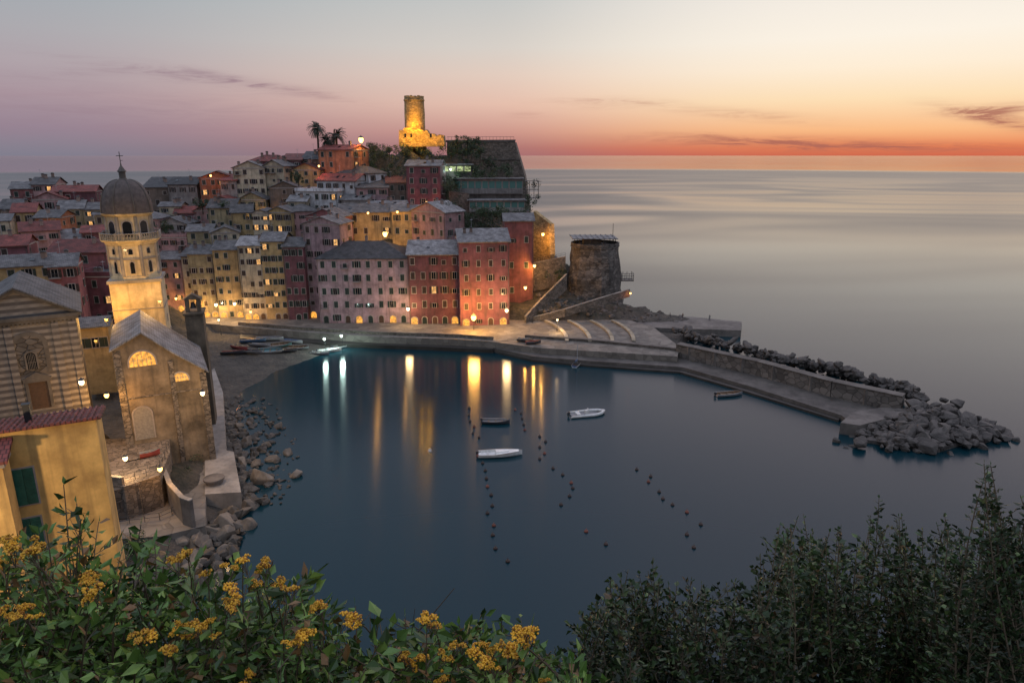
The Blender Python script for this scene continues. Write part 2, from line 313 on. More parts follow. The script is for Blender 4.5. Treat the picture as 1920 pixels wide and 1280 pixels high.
# ---------- houses ----------
CTRL=[]
def chimney(roof,x,y,z):
    mb=MB(); mb.box(-.35,.35,-.3,.3,-1.0,.9,0); mb.box(-.45,.45,-.4,.4,.9,1.0,1); mb.box(-.28,.28,-.24,.24,1.0,1.18,1)
    make('chimney',mb,[M_chim,M_slate],roof,(x,y,z))
def antenna(roof,x,y,z):
    mb=MB(); mb.tube([(0,0,-.5),(0,0,2.4)],.035,4); mb.tube([(-.5,0,2.1),(.5,0,2.1)],.025,4)
    for i in range(5): mb.tube([(-.4+i*.2,-.3,2.1),(-.4+i*.2,.3,2.1)],.018,3)
    make('antenna',mb,[M_cable],roof,(x,y,z),random.uniform(0,3))
HR=random.Random(5)
def house(xl,xr,ye,yb,Y,col='pink',roof='gx',rc='g',r=0,dp=10,lit=.1,ground=None,cols=None,rows=None,wins=True,label=None,ov=.45,sk=.1,pitch=.36,top=True,deep=7):
    if not ground and wins and not label:
        r+=HR.uniform(-15,15); pitch=HR.uniform(.3,.5); ye+=HR.uniform(-8,3)
        if roof=='gx' and xr-xl<75 and HR.random()<.38: roof=HR.choice(['gy','hip','gy','shed'])
        if HR.random()<.14: rc='r'
        elif HR.random()<.3 and rc=='l': rc='g'
    fr=Frame((xl+xr)/2,yb,Y,r); ym=(ye+yb)/2; sl,_=fr.sz(xl,ym); sr,_=fr.sz(xr,ym); _,zt=fr.sz((xl+xr)/2,ye); zb=fr.o.z
    w=sr-sl; h=zt-zb; c=fr.o+fr.u*((sl+sr)/2); hw=w/2; lit*=.42
    CTRL.append((c.x+fr.d.x*dp/2,c.y+fr.d.y*dp/2,zb-1.5))
    CTRL.append((c.x,c.y,zb-2.0))
    names={'g':'grey slate','l':'pale slate','d':'dark slate','r':'red tiled'}
    cn={'darkred':'deep red','olive':'olive yellow','cream':'cream','ochre':'ochre'}.get(col,col)
    tall='tall ' if h>13 else ('low ' if h<5 else '')
    kind={'gx':'pitched','gy':'gabled','hip':'hipped','flat':'flat','shed':'sloping','shedback':'sloping'}[roof]
    lb=label or f"{tall}{cn} plaster house, {kind} {names[rc]} roof, " + ('on the waterfront' if ground else 'on village slope')
    T=thing('house',lb,'house',c,fr.r,group='harbour village houses')
    mb=MB()
    if roof!='shedback': mb.box(-hw,hw,0,dp,-deep,h,0)
    if top and roof!='shedback': mb.box(-hw-.12,hw+.12,-.12,dp+.12,h-.3,h-.02,1)
    rise=0
    if roof=='gx':
        rise=dp/2*pitch
        for sx_ in(-hw,hw-.02): mb.add([(sx_,0,h),(sx_,dp,h),(sx_,dp/2,h+rise),(sx_+.02,0,h),(sx_+.02,dp,h),(sx_+.02,dp/2,h+rise)],[(0,2,1),(3,4,5)],0)
    if roof=='gy':
        rise=hw*pitch
        for y0 in(0,dp-.02): mb.add([(-hw,y0,h),(hw,y0,h),(0,y0,h+rise)],[(0,1,2)],0)
    if roof=='shed':
        rise=dp*.22
        mb.add([(-hw,0,h),(-hw,dp,h),(-hw,dp,h+rise),(hw,0,h),(hw,dp,h),(hw,dp,h+rise)],[(0,2,1),(3,4,5),(1,2,5,4)],0)
    SB=.14
    if roof=='shedback':
        mb.add([(-hw,0,-deep),(hw,0,-deep),(hw,dp,-deep),(-hw,dp,-deep),(-hw,0,h),(hw,0,h),(hw,dp,h-dp*SB),(-hw,dp,h-dp*SB)],[(0,3,2,1),(4,5,6,7),(0,1,5,4),(1,2,6,5),(2,3,7,6),(3,0,4,7)],0)
    wall=make('wall',mb,[W[col],M_trim],T)
    rb=MB(); o=ov; th=.16; e=.17
    if roof=='gx':
        k=pitch*o
        rb.slab([(-hw-o,-o,h-k+e),(hw+o,-o,h-k+e),(hw+o,dp/2,h+rise+e),(-hw-o,dp/2,h+rise+e)],th)
        rb.slab([(-hw-o,dp/2,h+rise+e),(hw+o,dp/2,h+rise+e),(hw+o,dp+o,h-k+e),(-hw-o,dp+o,h-k+e)],th)
        zr=lambda x,y:h+rise-abs(y-dp/2)*pitch
    elif roof=='gy':
        k=pitch*o
        rb.slab([(-hw-o,-o,h-k+e),(0,-o,h+rise+e),(0,dp+o,h+rise+e),(-hw-o,dp+o,h-k+e)],th)
        rb.slab([(0,-o,h+rise+e),(hw+o,-o,h-k+e),(hw+o,dp+o,h-k+e),(0,dp+o,h+rise+e)],th)
        zr=lambda x,y:h+rise-abs(x)*pitch
    elif roof=='hip':
        i=min(hw,dp/2)*.98; rise=i*pitch; k=pitch*o
        A=[(-hw-o,-o,h-k+e),(hw+o,-o,h-k+e),(hw+o,dp+o,h-k+e),(-hw-o,dp+o,h-k+e)]; 
        if hw>=dp/2: P,Q=(-hw+i,dp/2,h+rise+e),(hw-i,dp/2,h+rise+e); fs=[[A[0],A[1],Q,P],[A[1],A[2],Q],[A[2],A[3],P,Q],[A[3],A[0],P]]
        else: P,Q=(0,i,h+rise+e),(0,dp-i,h+rise+e); fs=[[A[0],A[1],P],[A[1],A[2],Q,P],[A[2],A[3],Q],[A[3],A[0],P,Q]]
        for f in fs: rb.slab(f,th)
        zr=lambda x,y:h+max(0,min(hw-abs(x),dp/2-abs(y-dp/2)))*pitch
    elif roof=='shed':
        k=.22*o; rb.slab([(-hw-o,-o,h-k+e),(hw+o,-o,h-k+e),(hw+o,dp+o,h+rise+k+e),(-hw-o,dp+o,h+rise+k+e)],th); zr=lambda x,y:h+y*.22
    elif roof=='shedback':
        n=int((w+2*o)/.3)
        rb.slab([(-hw-o,-o,h+.12+o*SB),(hw+o,-o,h+.12+o*SB),(hw+o,dp+o,h+.12-(dp+o)*SB),(-hw-o,dp+o,h+.12-(dp+o)*SB)],.1)
        for i in range(n):
            x=-hw-o+.15+i*(w+2*o-.3)/(n-1); rb.tube([(x,-o-.03,h+.13+o*SB),(x,dp+o,h+.13-(dp+o)*SB)],.1,6)
        zr=lambda x,y:h-y*SB
    else:
        rb.box(-hw-.05,hw+.05,-.05,dp+.05,h-.015,h+.05); 
        for b in((-hw-.1,hw+.1,-.14,.12),(-hw-.1,hw+.1,dp-.1,dp+.1),(-hw-.1,-hw+.12,.12,dp-.1),(hw-.12,hw+.1,.12,dp-.1)): rb.box(*b,h+.05,h+.9,1)
        zr=lambda x,y:h
    rf=make('roof',rb,[ROOF[rc],W[col]],T)
    if not wins: return T,fr,w,h,rf,zr
    for _ in range(random.choice([1,2,2,3]) if w>6 else random.choice([0,1])):
        x,y=random.uniform(-hw*.8,hw*.8),random.uniform(.25,.75)*dp; chimney(rf,x,y,zr(x,y)+.3)
    if random.random()<.55:
        x,y=random.uniform(-hw*.7,hw*.7),dp*.5; antenna(rf,x,y,zr(x,y)+.2)
    if roof in('gx',) and w>8:
        for _ in range(random.choice([0,1,2])):
            x=random.uniform(-hw*.7,hw*.7); y=dp*.22; sk_=MB(); a=.5; z0=zr(x,y-a)+e+.1; z1=zr(x,y+a)+e+.1
            sk_.slab([(x-.4,y-a,z0),(x+.4,y-a,z0),(x+.4,y+a,z1),(x-.4,y+a,z1)],.12); make('skylight',sk_,[M_glass],rf)
    if w>5:
        g=MB(); xx=hw-.25 if random.random()<.5 else -hw+.25; g.tube([(xx,-.1,-.5),(xx,-.1,h-.1)],.06,5); make('drainpipe',g,[M_conc],T)
    nr=rows or max(1,int(round(h/3.1))); nc=cols or max(1,int(round(w/2.9)))
    fh=h/nr; vs=random.randint(0,1); ws=random.uniform(.85,1.05)
    def facade(width,nc,base,rz,mirror_lit,skp):
        for j in range(nr):
            for i in range(nc):
                s=-width/2+(i+.5)*width/nc+random.uniform(-.12,.12)
                if random.random()<skp: continue
                x,y=base(s)
                z=j*fh+fh*.3
                if j==0 and ground and rz==0:
                    q=random.random()
                    if q<ground: put('door',DOORL,T,(x,y,.05),rz,(.9,1,.9)); continue
                    if q<.75: put('door',random.choice(DOORS),T,(x,y,.05),rz); continue
                q=random.random(); k='lit' if q<mirror_lit else ('closed' if q<mirror_lit+.6 else 'open')
                hs=ws*min(1.15,fh/3.1)*(.65 if random.random()<.12 else 1)
                if random.random()<.06 and width/nc>2.3: put('balcony',BALC,T,(x,y,z),rz)
                put('window',WIN[k][vs],T,(x,y,z),rz,(ws,1,hs))
    facade(w,nc,lambda s:(s,0),0,lit,sk)
    cr=(fr.o+fr.u*hw+fr.d*dp/2); cl_=(fr.o-fr.u*hw+fr.d*dp/2); cam=Vector((0,0,CAMZ))
    if (cam-cr).dot(fr.u)>0: facade(dp,max(1,int(dp/4)),lambda s:(hw,dp/2+s),math.pi/2,lit,.25)
    elif (cam-cl_).dot(-fr.u)>0: facade(dp,max(1,int(dp/4)),lambda s:(-hw,dp/2-s),-math.pi/2,lit,.25)
    return T,fr,w,h,rf,zr
H=house
# waterfront row
H(300,346,486,588,187,'pink','gx','g',0,9,.25,.35)
H(346,366,480,590,186,'cream','gx','g',0,9,.1,.5)
H(358,406,476,600,181,'olive','gx','g',6,10,.16,.5,cols=3,rows=6)
H(405,453,468,600,180.5,'yellow','gx','g',6,10,.16,.5,cols=3,rows=6)
H(452,496,460,604,178.5,'cream','gx','l',4,10,.2,.3,cols=3,rows=7)
H(495,537,452,604,178.8,'yellow','gx','g',4,10,.2,.3,cols=3,rows=7)
H(536,574,462,605,178,'darkred','gx','g',2,10,.05,.3,cols=3,rows=6)
H(574,642,420,600,180,'mauve','gy','g',-8,9,.06,.2,cols=4,rows=8)
H(597,766,484,608,174.5,'mauve','hip','d',2,14,.02,.12,cols=8,rows=5,sk=.03,pitch=.5,label='long mauve plaster house with dark slate hipped roof')
H(766,862,477,610,173.5,'darkred','gx','l',3,15,.06,.2,cols=5,rows=5,sk=.04,label='deep red plaster house with pale slate roof on the waterfront')
H(862,955,453,613,172,'darkred','gx','l',8,14,.04,.25,cols=4,rows=6,sk=.08,label='tall deep red corner house beside the harbour square')
H(946,1000,414,556,186,'red','gx','g',4,9,.0,0,cols=2,rows=6,sk=.4,label='tall narrow red tower house above the harbour steps')
# terraces above
H(636,735,397,445,197,'yellow','gx','g',3,9,.12)
H(735,790,399,445,197,'yellow','gx','l',-6,9,.15)
H(772,835,402,448,193,'pink','gy','l',-25,8,.05)
H(556,634,364,422,206,'white','flat','l',5,9,.05)
H(596,668,345,400,211,'white','gx','l',-12,8,.05)
H(636,692,330,384,216,'white','gx','l',-18,8,.0)
H(538,598,396,436,199,'pink','gx','g',4,8,.1)
H(575,642,412,450,190,'red','gx','g',-5,7,.2)
H(506,562,352,402,210,'brown','gx','g',8,9,.1)
H(500,548,398,440,197,'yellow','gx','l',0,8,.3)
H(440,500,318,402,217,'cream','gx','l',14,8,.05,cols=4,rows=5)
H(496,534,318,380,218,'cream','gy','l',-20,8,.1)
H(466,545,300,330,229,'darkred','hip','r',8,9,.0)
H(532,566,304,345,224,'darkred','gx','r',4,8,.1)
H(548,600,316,348,219,'yellow','gx','r',0,8,.2)
H(598,660,287,338,221,'orange','gx','r',-14,9,.15)
H(568,610,300,340,226,'brown','gx','d',5,9,.05)
H(376,442,337,388,219,'orange','gx','r',8,9,.2)
H(415,445,340,385,216,'grey','gx','g',8,7,.1)
H(272,320,350,410,221,'brown','gx','d',14,12,.08)
H(318,372,343,408,219,'grey','gx','d',8,10,.08)
H(392,442,396,448,201,'olive','gx','g',4,9,.1)
H(436,475,404,455,196,'yellow','gx','g',3,8,.35)
H(473,507,398,455,197,'cream','gx','g',3,8,.35)
H(330,368,402,446,205,'darkred','gx','r',8,9,.3)
H(366,402,396,442,206,'pink','gx','r',-6,8,.2)
H(296,352,420,470,198,'grey','gx','g',5,8,.15)
H(352,400,432,474,192,'olive','gx','g',2,8,.2)
H(396,450,438,470,188,'cream','gx','l',6,7,.15)
H(668,728,352,388,208,'mauve','gx','g',6,8,.05)
H(726,764,340,384,212,'brown','gx','r',0,8,.05)
H(762,826,311,388,207,'darkred','gx','l',-12,9,.05,cols=3,rows=4)
H(690,764,383,402,203,'yellow','gx','l',0,7,.1)
H(302,352,452,486,192,'pink','flat','g',4,5,.2)
H(640,690,372,404,205,'grey','gx','l',-4,7,.1)
H(446,500,376,412,207,'olive','gx','g',6,7,.1)
H(540,575,376,400,204,'cream','gx','l',-10,6,.1)
H(300,340,388,420,207,'cream','gx','g',10,6,.1)
H(400,430,372,398,208,'brown','gx','r',0,6,.2)
# left slope
H(22,64,352,398,215,'red','gx','g',20,10,.1)
H(62,106,346,396,217,'pink','gx','g',14,10,.1)
H(62,128,378,424,202,'pink','gx','r',18,9,.05)
H(100,182,362,408,208,'darkred','gx','r',18,9,.1)
H(112,160,396,446,195,'olive','gx','g',18,10,.25)
H(158,208,390,444,197,'cream','gx','g',10,9,.2)
H(0,40,396,444,190,'brown','gx','g',20,9,.1)
H(26,70,404,450,186,'yellow','gx','r',20,9,.2)
H(68,114,410,452,184,'orange','gx','g',12,9,.2)
H(-60,24,420,470,178,'cream','gx','g',22,9,.1)
H(44,118,440,500,168,'pink','gx','r',22,9,.1)
H(112,162,450,510,172,'grey','gx','l',18,9,.15)
H(158,208,440,508,174,'red','gx','g',12,8,.15)
H(180,240,405,470,196,'olive','gx','g',12,9,.15)
H(236,302,412,472,197,'pink','gx','g',6,9,.15)
H(96,205,478,560,150,'red','gx','l',20,10,.08)
H(150,214,522,606,141,'darkred','flat','g',14,9,.15,cols=3,rows=3)
H(-60,58,468,540,146,'darkred','gx','r',26,9,.1)
H(-60,106,500,560,128,'yellow','gx','l',28,9,.0,label='low yellow plaster house with pale slate roof beside the church')
H(100,154,505,640,131,'red','gx','g',20,8,.05)
H(150,206,612,668,116,'yellow','gx','g',22,6,.1,cols=3,rows=1,label='low yellow annex house lit by floodlight beside bell tower')
# near yellow house
XL,XR=-150,206
T,fr,w,h,rf,zr=H(XL,XR,808,1080,33,'ochre','shedback','r',27,3.0,0,wins=False,ov=.28,label='yellow plaster house with red tiled roof and green shutters')
mb=MB(); mb.box(-.16,.16,-.16,.16,-.5,.75); mb.box(-.2,.2,-.2,.2,.75,.82); make('chimney',mb,[M_iron],rf,(fr.sz(64,900)[0]-(fr.sz(XL,944)[0]+fr.sz(XR,944)[0])/2,1.6,zr(0,1.2)+.3))
def shutterwin(T,fr,px,py0,py1,hw_):
    sl_,z0=fr.sz(px,py1); _,z1=fr.sz(px,py0); 
    ox=(fr.sz(XL,944)[0]+fr.sz(XR,944)[0])/2
    zb=fr.o.z; hh=z1-z0
    mb=MB(); mb.box(-hw_-.08,hw_+.08,-.05,0,-.08,0,0); mb.box(-hw_-.08,-hw_,-.05,0,0,hh,0); mb.box(hw_,hw_+.08,-.05,0,0,hh,0); mb.box(-hw_-.08,hw_+.08,-.05,0,hh,hh+.08,0); mb.box(-hw_,hw_,-.01,-.004,0,hh,1)
    wn=make('window',mb,[M_trim,M_glass],T,(sl_-ox,0,z0-zb))
    for sgn in(-1,1):
        sb=MB(); sb.box(-hw_/2+.01,hw_/2-.01,-.03,.03,0,hh)
        n=int(hh/.09)
        for i in range(n): sb.box(-hw_/2+.07,hw_/2-.07,-.05,-.03,.05+i*.09,.05+i*.09+.05)
        make('shutter',sb,[M_shutg],wn,(sgn*hw_/2,-.05,0))
shutterwin(T,fr,54,876,944,.48); shutterwin(T,fr,68,968,1030,.48)
H(-150,26,876,1080,30.5,'ochre','shed','r',27,1.6,0,wins=False,ov=.3,label='low yellow wing with red tiled sloping roof')
# ---------- bell tower ----------
def belltower():
    Y=114; c=dep(247,450,Y); zz=lambda py:dep(248,py,Y).z; c.z=zz(660)
    T=thing('bell_tower','octagonal pale yellow bell tower with grey dome and cross','bell tower',c,math.radians(22))
    b=c.z; k=math.pi/8
    z520,z445,z395,z338=[zz(p)-b for p in(518,446,398,336)]
    s=MB(); s.box(-3.75,3.75,-3.75,3.75,-12,z520-.5,0); s.box(-4.0,4.0,-4.0,4.0,z520-.5,z520,1)
    for q in(5,10): s.box(-3.85,3.85,-3.85,3.85,z520-q,z520-q+.22,1)
    R=3.95
    s.lathe([(R,z520),(R,z520+.5),(R*.96,z520+.52),(R*.96,z445-.9),(R*1.02,z445-.8),(R*1.04,z445-.45),(R*1.14,z445-.3),(R*1.18,z445)],8,0,ph=k)
    for i in range(8):
        a=i*math.pi/4+k; x,y=math.cos(a)*R*.95,math.sin(a)*R*.95
        s.lathe([(.28,z520+.5),(.28,z445-.9)],6,1,(x,y))
    for zc in (z520+3.2,): s.lathe([(R*.965,zc),(R*1.0,zc+.05),(R*1.0,zc+.3),(R*.965,zc+.35)],8,1,ph=k,closed=False)
    make('shaft',s,[W['churchyellow'],M_concl],T)
    r2=3.45; bf=MB(); bf.lathe([(r2,z445),(r2,z395-.5),(r2*1.1,z395-.35),(r2*1.16,z395-.1),(r2*1.16,z395)],8,0,ph=k)
    for i in range(8):
        a=i*math.pi/4+k; bf.lathe([(.25,z445),(.25,z395-.5)],6,1,(math.cos(a)*r2,math.sin(a)*r2))
    make('belfry',bf,[W['churchyellow'],M_concl],T)
    bl=MB(); rb=R*1.15
    for i in range(8):
        a0=i*math.pi/4+k;a1=a0+math.pi/4
        p0=Vector((math.cos(a0)*rb,math.sin(a0)*rb,0));p1=Vector((math.cos(a1)*rb,math.sin(a1)*rb,0))
        bl.tube([p0+Vector((0,0,z445+1.0)),p1+Vector((0,0,z445+1.0))],.1,4)
        for j in range(8):
            p=p0.lerp(p1,j/8); bl.lathe([(.07,z445),(.11,z445+.4),(.06,z445+.95)] if j else [(.17,z445),(.17,z445+1.2)],5,0,(p.x,p.y))
    make('balustrade',bl,[M_concl],T)
    d=MB(); hd=z338-z395; prof=[]
    for i in range(13):
        q=i/12*math.pi/2; prof.append((max(.35,3.85*math.cos(q)**.72),z395+hd*math.sin(q)))
    d.lathe(prof,24,0,ph=0)
    for i in range(8):
        a=i*math.pi/4+k; d.tube([(math.cos(a)*r*1.01,math.sin(a)*r*1.01,z) for r,z in prof[:-1]],.1,4,1)
    make('dome',d,[surf('dome_stone',(.125,.1,.092),.8,1.5,.45,.3),M_conc],T)
    l=MB(); l.lathe([(.75,z338-.2),(.6,z338+.1),(.5,z338+.2),(.5,z338+1.1),(.72,z338+1.2),(.5,z338+1.5),(.15,z338+2.1),(.06,z338+2.6)],10,0); make('lantern',l,[M_conc],T)
    cr=MB(); zc=z338+2.6; cr.box(-.05,.05,-.05,.05,zc-.2,zc+1.7); cr.box(-.5,.5,-.045,.045,zc+1.0,zc+1.1)
    cr.tube([(0,0,zc+.3),(.35,0,zc+.35)],.04,4); make('cross',cr,[M_iron],T)
    for i in range(8):
        a=i*math.pi/4; ap=math.cos(k)
        rz=a+math.pi/2
        put('arched_opening',BELLW,T,(math.cos(a)*r2*ap,math.sin(a)*r2*ap,z445+.5),rz,(1,1,.95))
        put('arched_window',BELLW,T,(math.cos(a)*R*.96*ap,math.sin(a)*R*.96*ap,z520+1.0),rz,(.5,1,.75))
        put('round_window',BELLW,T,(math.cos(a)*R*.96*ap,math.sin(a)*R*.96*ap,z520+4.1),rz,(.45,1,.35))
    for rz,x,y in((0,0,-3.75),(math.pi/2,3.75,0)):
        put('slit_window',BELLW,T,(x,y,z520-8),rz,(.35,1,.5))
    CTRL.append((c.x,c.y,9))
belltower()
# ---------- church ----------
def church():
    r=28; fr=Frame(290,830,88,r); T=thing('church','stone and plaster church with slate roof and lit lunette windows','church',fr.o,fr.r)
    zb=fr.o.z
    P=lambda px,py:(lambda a:(a[0],a[1]-zb))(fr.sz(px,py))
    top=[P(212,655),P(264,624),P(322,660),P(383,694)]
    prof=[(top[0][0],-7)]+[(top[-1][0],-7)]+top[::-1]
    mb=MB(); Ld=15; mb.plate(prof,0,Ld,0)
    s0,s1=top[0][0],top[-1][0]
    make('wall',mb,[W['churchtan']],T)
    tb=MB(); z1=P(270,745)[1]; tb.box(s0-.05,s1+.05,-.1,0,z1,z1+.2); 
    tb.box(s0-.15,s0+.7,-.15,0,-7,top[0][1]-.3); tb.box(s1-.7,s1+.15,-.15,0,-7,top[-1][1]-.3); tb.box(P(322,700)[0]-.3,P(322,700)[0]+.3,-.18,0,-7,P(322,676)[1]); make('pilaster_trim',tb,[M_stone],T)
    rb=MB()
    for a,b in zip(top[:-1],top[1:]):
        a2=(a[0]-(.5 if a is top[0] else 0),a[1]+.15-(.25 if a is top[0] else 0)); b2=(b[0]+(.5 if b is top[-1] else 0),b[1]+.15-(.25 if b is top[-1] else 0))
        rb.slab([(a2[0],-.4,a2[1]),(b2[0],-.4,b2[1]),(b2[0],Ld+.4,b2[1]),(a2[0],Ld+.4,a2[1])],.2)
    rf=make('roof',rb,[M_slate_light],T)
    def arch(name,px,py0,py1,wpx,mat,bars=True):
        a=P(px,py1);b=P(px,py0);w=P(px+wpx/2,py1)[0]-P(px-wpx/2,py1)[0]
        put(name,archmesh(name,w,b[1]-a[1],mat,M_trim,bars,.2),T,(a[0],0,a[1]))
    arch('lunette_window',268,658,686,50,M_litstrong); arch('lunette_window',339,698,714,30,M_litstrong)
    arch('door',274,762,822,34,M_doorpale,False)
    f2=Frame(368,700,104,20); T2=thing('bell_gable','narrow plaster bell gable rising behind church roof','bell gable',f2.o,f2.r)
    a=f2.sz(352,640);b=f2.sz(386,640);zt=f2.sz(368,590)[1]-f2.o.z; zt2=f2.sz(368,556)[1]-f2.o.z
    g=MB(); g.box(a[0],b[0],0,4,-16,zt); g.box(a[0]-.2,b[0]+.2,-.2,4.2,zt,zt+.3)
    m_=(a[0]+b[0])/2; g.box(m_-1.1,m_-.55,.6,1.6,zt+.3,zt2-.5);g.box(m_+.55,m_+1.1,.6,1.6,zt+.3,zt2-.5); g.plate([(m_-1.4,zt2-.5),(m_+1.4,zt2-.5),(m_,zt2+.4)],.4,1.8)
    make('wall',g,[W['churchtan']],T2)
    bb=MB(); bb.lathe([(.5,zt+.9),(.42,zt+1.1),(.3,zt+1.7),(.1,zt+1.9)],12,0,(m_,1.1)); make('bell',bb,[M_iron],T2)
    CTRL.append((fr.o.x+fr.d.x*6,fr.o.y+fr.d.y*6,5)); CTRL.append((fr.o.x,fr.o.y,5.0)); CTRL.append((fr.o.x-fr.d.x*4,fr.o.y-fr.d.y*4,5))
    m,nt,bs=newmat('striped_marble'); L=nt.links; tc=N(nt,'ShaderNodeTexCoord'); sp=N(nt,'ShaderNodeSeparateXYZ'); L.new(tc.outputs['Object'],sp.inputs[0])
    md=N(nt,'ShaderNodeMath',operation='PINGPONG'); md.inputs[1].default_value=.42; L.new(sp.outputs[2],md.inputs[0])
    gt=N(nt,'ShaderNodeMath',operation='GREATER_THAN'); gt.inputs[1].default_value=.21; L.new(md.outputs[0],gt.inputs[0])
    no=N(nt,'ShaderNodeTexNoise'); no.inputs['Scale'].default_value=1.2; no.inputs['Detail'].default_value=9; L.new(tc.outputs['Object'],no.inputs['Vector'])
    mx=N(nt,'ShaderNodeMix',data_type='RGBA'); L.new(gt.outputs[0],mx.inputs[0]); mx.inputs[6].default_value=(.08,.07,.068,1); mx.inputs[7].default_value=(.235,.21,.19,1)
    ml=N(nt,'ShaderNodeMapRange'); ml.inputs[1].default_value=.42; ml.inputs[2].default_value=.72; ml.inputs[4].default_value=.8; L.new(no.outputs['Fac'],ml.inputs[0])
    mm=N(nt,'ShaderNodeMix',data_type='RGBA'); L.new(ml.outputs[0],mm.inputs[0]); L.new(mx.outputs[2],mm.inputs[6]); mm.inputs[7].default_value=(.12,.105,.097,1)
    L.new(mm.outputs[2],bs.inputs['Base Color']); bs.inputs['Roughness'].default_value=.7
    f3=Frame(60,775,82,32); T3=thing('oratory','striped stone oratory with gabled slate roof and arched niche','oratory',f3.o,f3.r)
    z0=f3.o.z; P3=lambda px,py:(lambda a:(a[0],a[1]-z0))(f3.sz(px,py))
    l_=P3(-60,690)[0]; r_=P3(158,690)[0]; zt=P3(60,604)[1]
    g=MB(); g.box(l_,r_,0,14,-6,zt,0); make('wall',g,[m],T3)
    g=MB(); g.box(l_-.3,r_+.3,-.35,14.3,zt,zt+.35); g.box(l_-.5,r_+.5,-.55,14.5,zt+.35,zt+.8); 
    for i in range(26):
        x=l_+.2+i*(r_-l_-.6)/25; g.box(x,x+.22,-.25,0,zt-.3,zt)
    make('cornice',g,[M_conc],T3)
    g=MB(); zr=zt+.82; xm=(l_+r_)/2; pk=zr+3.6
    g.slab([(xm,-.75,pk+.2),(r_+.8,-.75,zr),(r_+.8,14.5,zr),(xm,14.5,pk+.2)],.22); g.slab([(l_-.8,-.75,zr),(xm,-.75,pk+.2),(xm,14.5,pk+.2),(l_-.8,14.5,zr)],.22); make('roof',g,[M_slate],T3)
    g=MB(); g.plate([(l_,zr-.05),(r_,zr-.05),(xm,pk-.12)],0,.3); make('pediment',g,[m],T3)
    g=MB(); g.plate([(l_-.6,zr-.1),(l_-.6,zr-.45),(xm,pk-.45),(xm,pk-.1)],-.4,-.02); g.plate([(xm,pk-.1),(xm,pk-.45),(r_+.6,zr-.45),(r_+.6,zr-.1)],-.4,-.02); make('raking_cornice',g,[M_conc],T3)
    for q in(l_+.1,r_-.9,P3(110,690)[0],P3(20,690)[0]):
        g=MB(); g.box(q,q+.8,-.22,0,-6,zt-.35); make('pilaster',g,[m],T3)
    a=P3(64,700); b=P3(64,628); put('niche',archmesh('niche',3.0,b[1]-a[1],M_stonedark,M_conc,False,.5),T3,(a[0],-.0,a[1]))
    put('window',archmesh('church_window',1.0,2.2,M_glass,M_conc,True,.2),T3,(a[0],-.1,a[1]+.6))
    a=P3(80,765); dm=MB(); dm.box(-1.0,1.0,-.05,0,0,3.6,1); dm.box(-1.35,-1.0,-.2,0,0,3.6,0); dm.box(1.0,1.35,-.2,0,0,3.6,0); dm.box(-1.5,1.5,-.25,0,3.6,4.1,0); dm.plate([(-1.6,4.1),(1.6,4.1),(0,4.9)],-.25,0,0)
    make('door',dm,[M_conc,M_door],T3,(a[0],0,a[1]))
    CTRL.append((f3.o.x,f3.o.y,z0-.6)); CTRL.append((f3.o.x+f3.d.x*8,f3.o.y+f3.d.y*8,z0-1)); CTRL.append((f3.o.x-f3.d.x*5,f3.o.y-f3.d.y*5,z0-.5))
church()
# ---------- quays ----------
def slab_px(name,pts,z,z0,mat,label,cat,kind='structure'):
    poly=[lev(px,py,z)[:2] for px,py in pts]; mb=MB(); mb.prism([tuple(p) for p in poly],z0,z)
    o=make(name,mb,[mat]); tag(o,label,cat,kind=kind); return o
slab_px('promenade',[(380,606),(448,612),(560,622),(700,631),(860,636),(930,641),(985,634),(1000,606),(960,585),(600,585),(380,570)],2.5,-2,M_square,'paved harbour promenade in front of houses','promenade')
slab_px('harbour_square',[(930,641.5),(1010,652),(1270,668),(1275,650),(1225,613),(1180,600),(1060,597),(1002,598),(986,634)],2.45,-2,M_square,'paved harbour square with curved pale edging','square')
slab_px('quay_step',[(925,652),(1000,668),(1100,676),(1280,688),(1400,722),(1578,778),(1592,790),(1700,768),(1640,752),(1270,652),(1000,636),(930,640)],1.1,-3,M_conc,'low concrete quay walkway along breakwater','quay')
slab_px('quay_foot',[(935,660),(1000,675),(1100,684),(1275,697),(1395,732),(1572,787),(1580,778),(1400,722),(1280,688),(1100,676),(1000,668),(935,652)],.45,-3,M_concd,'wet dark foot ledge of breakwater quay','quay')
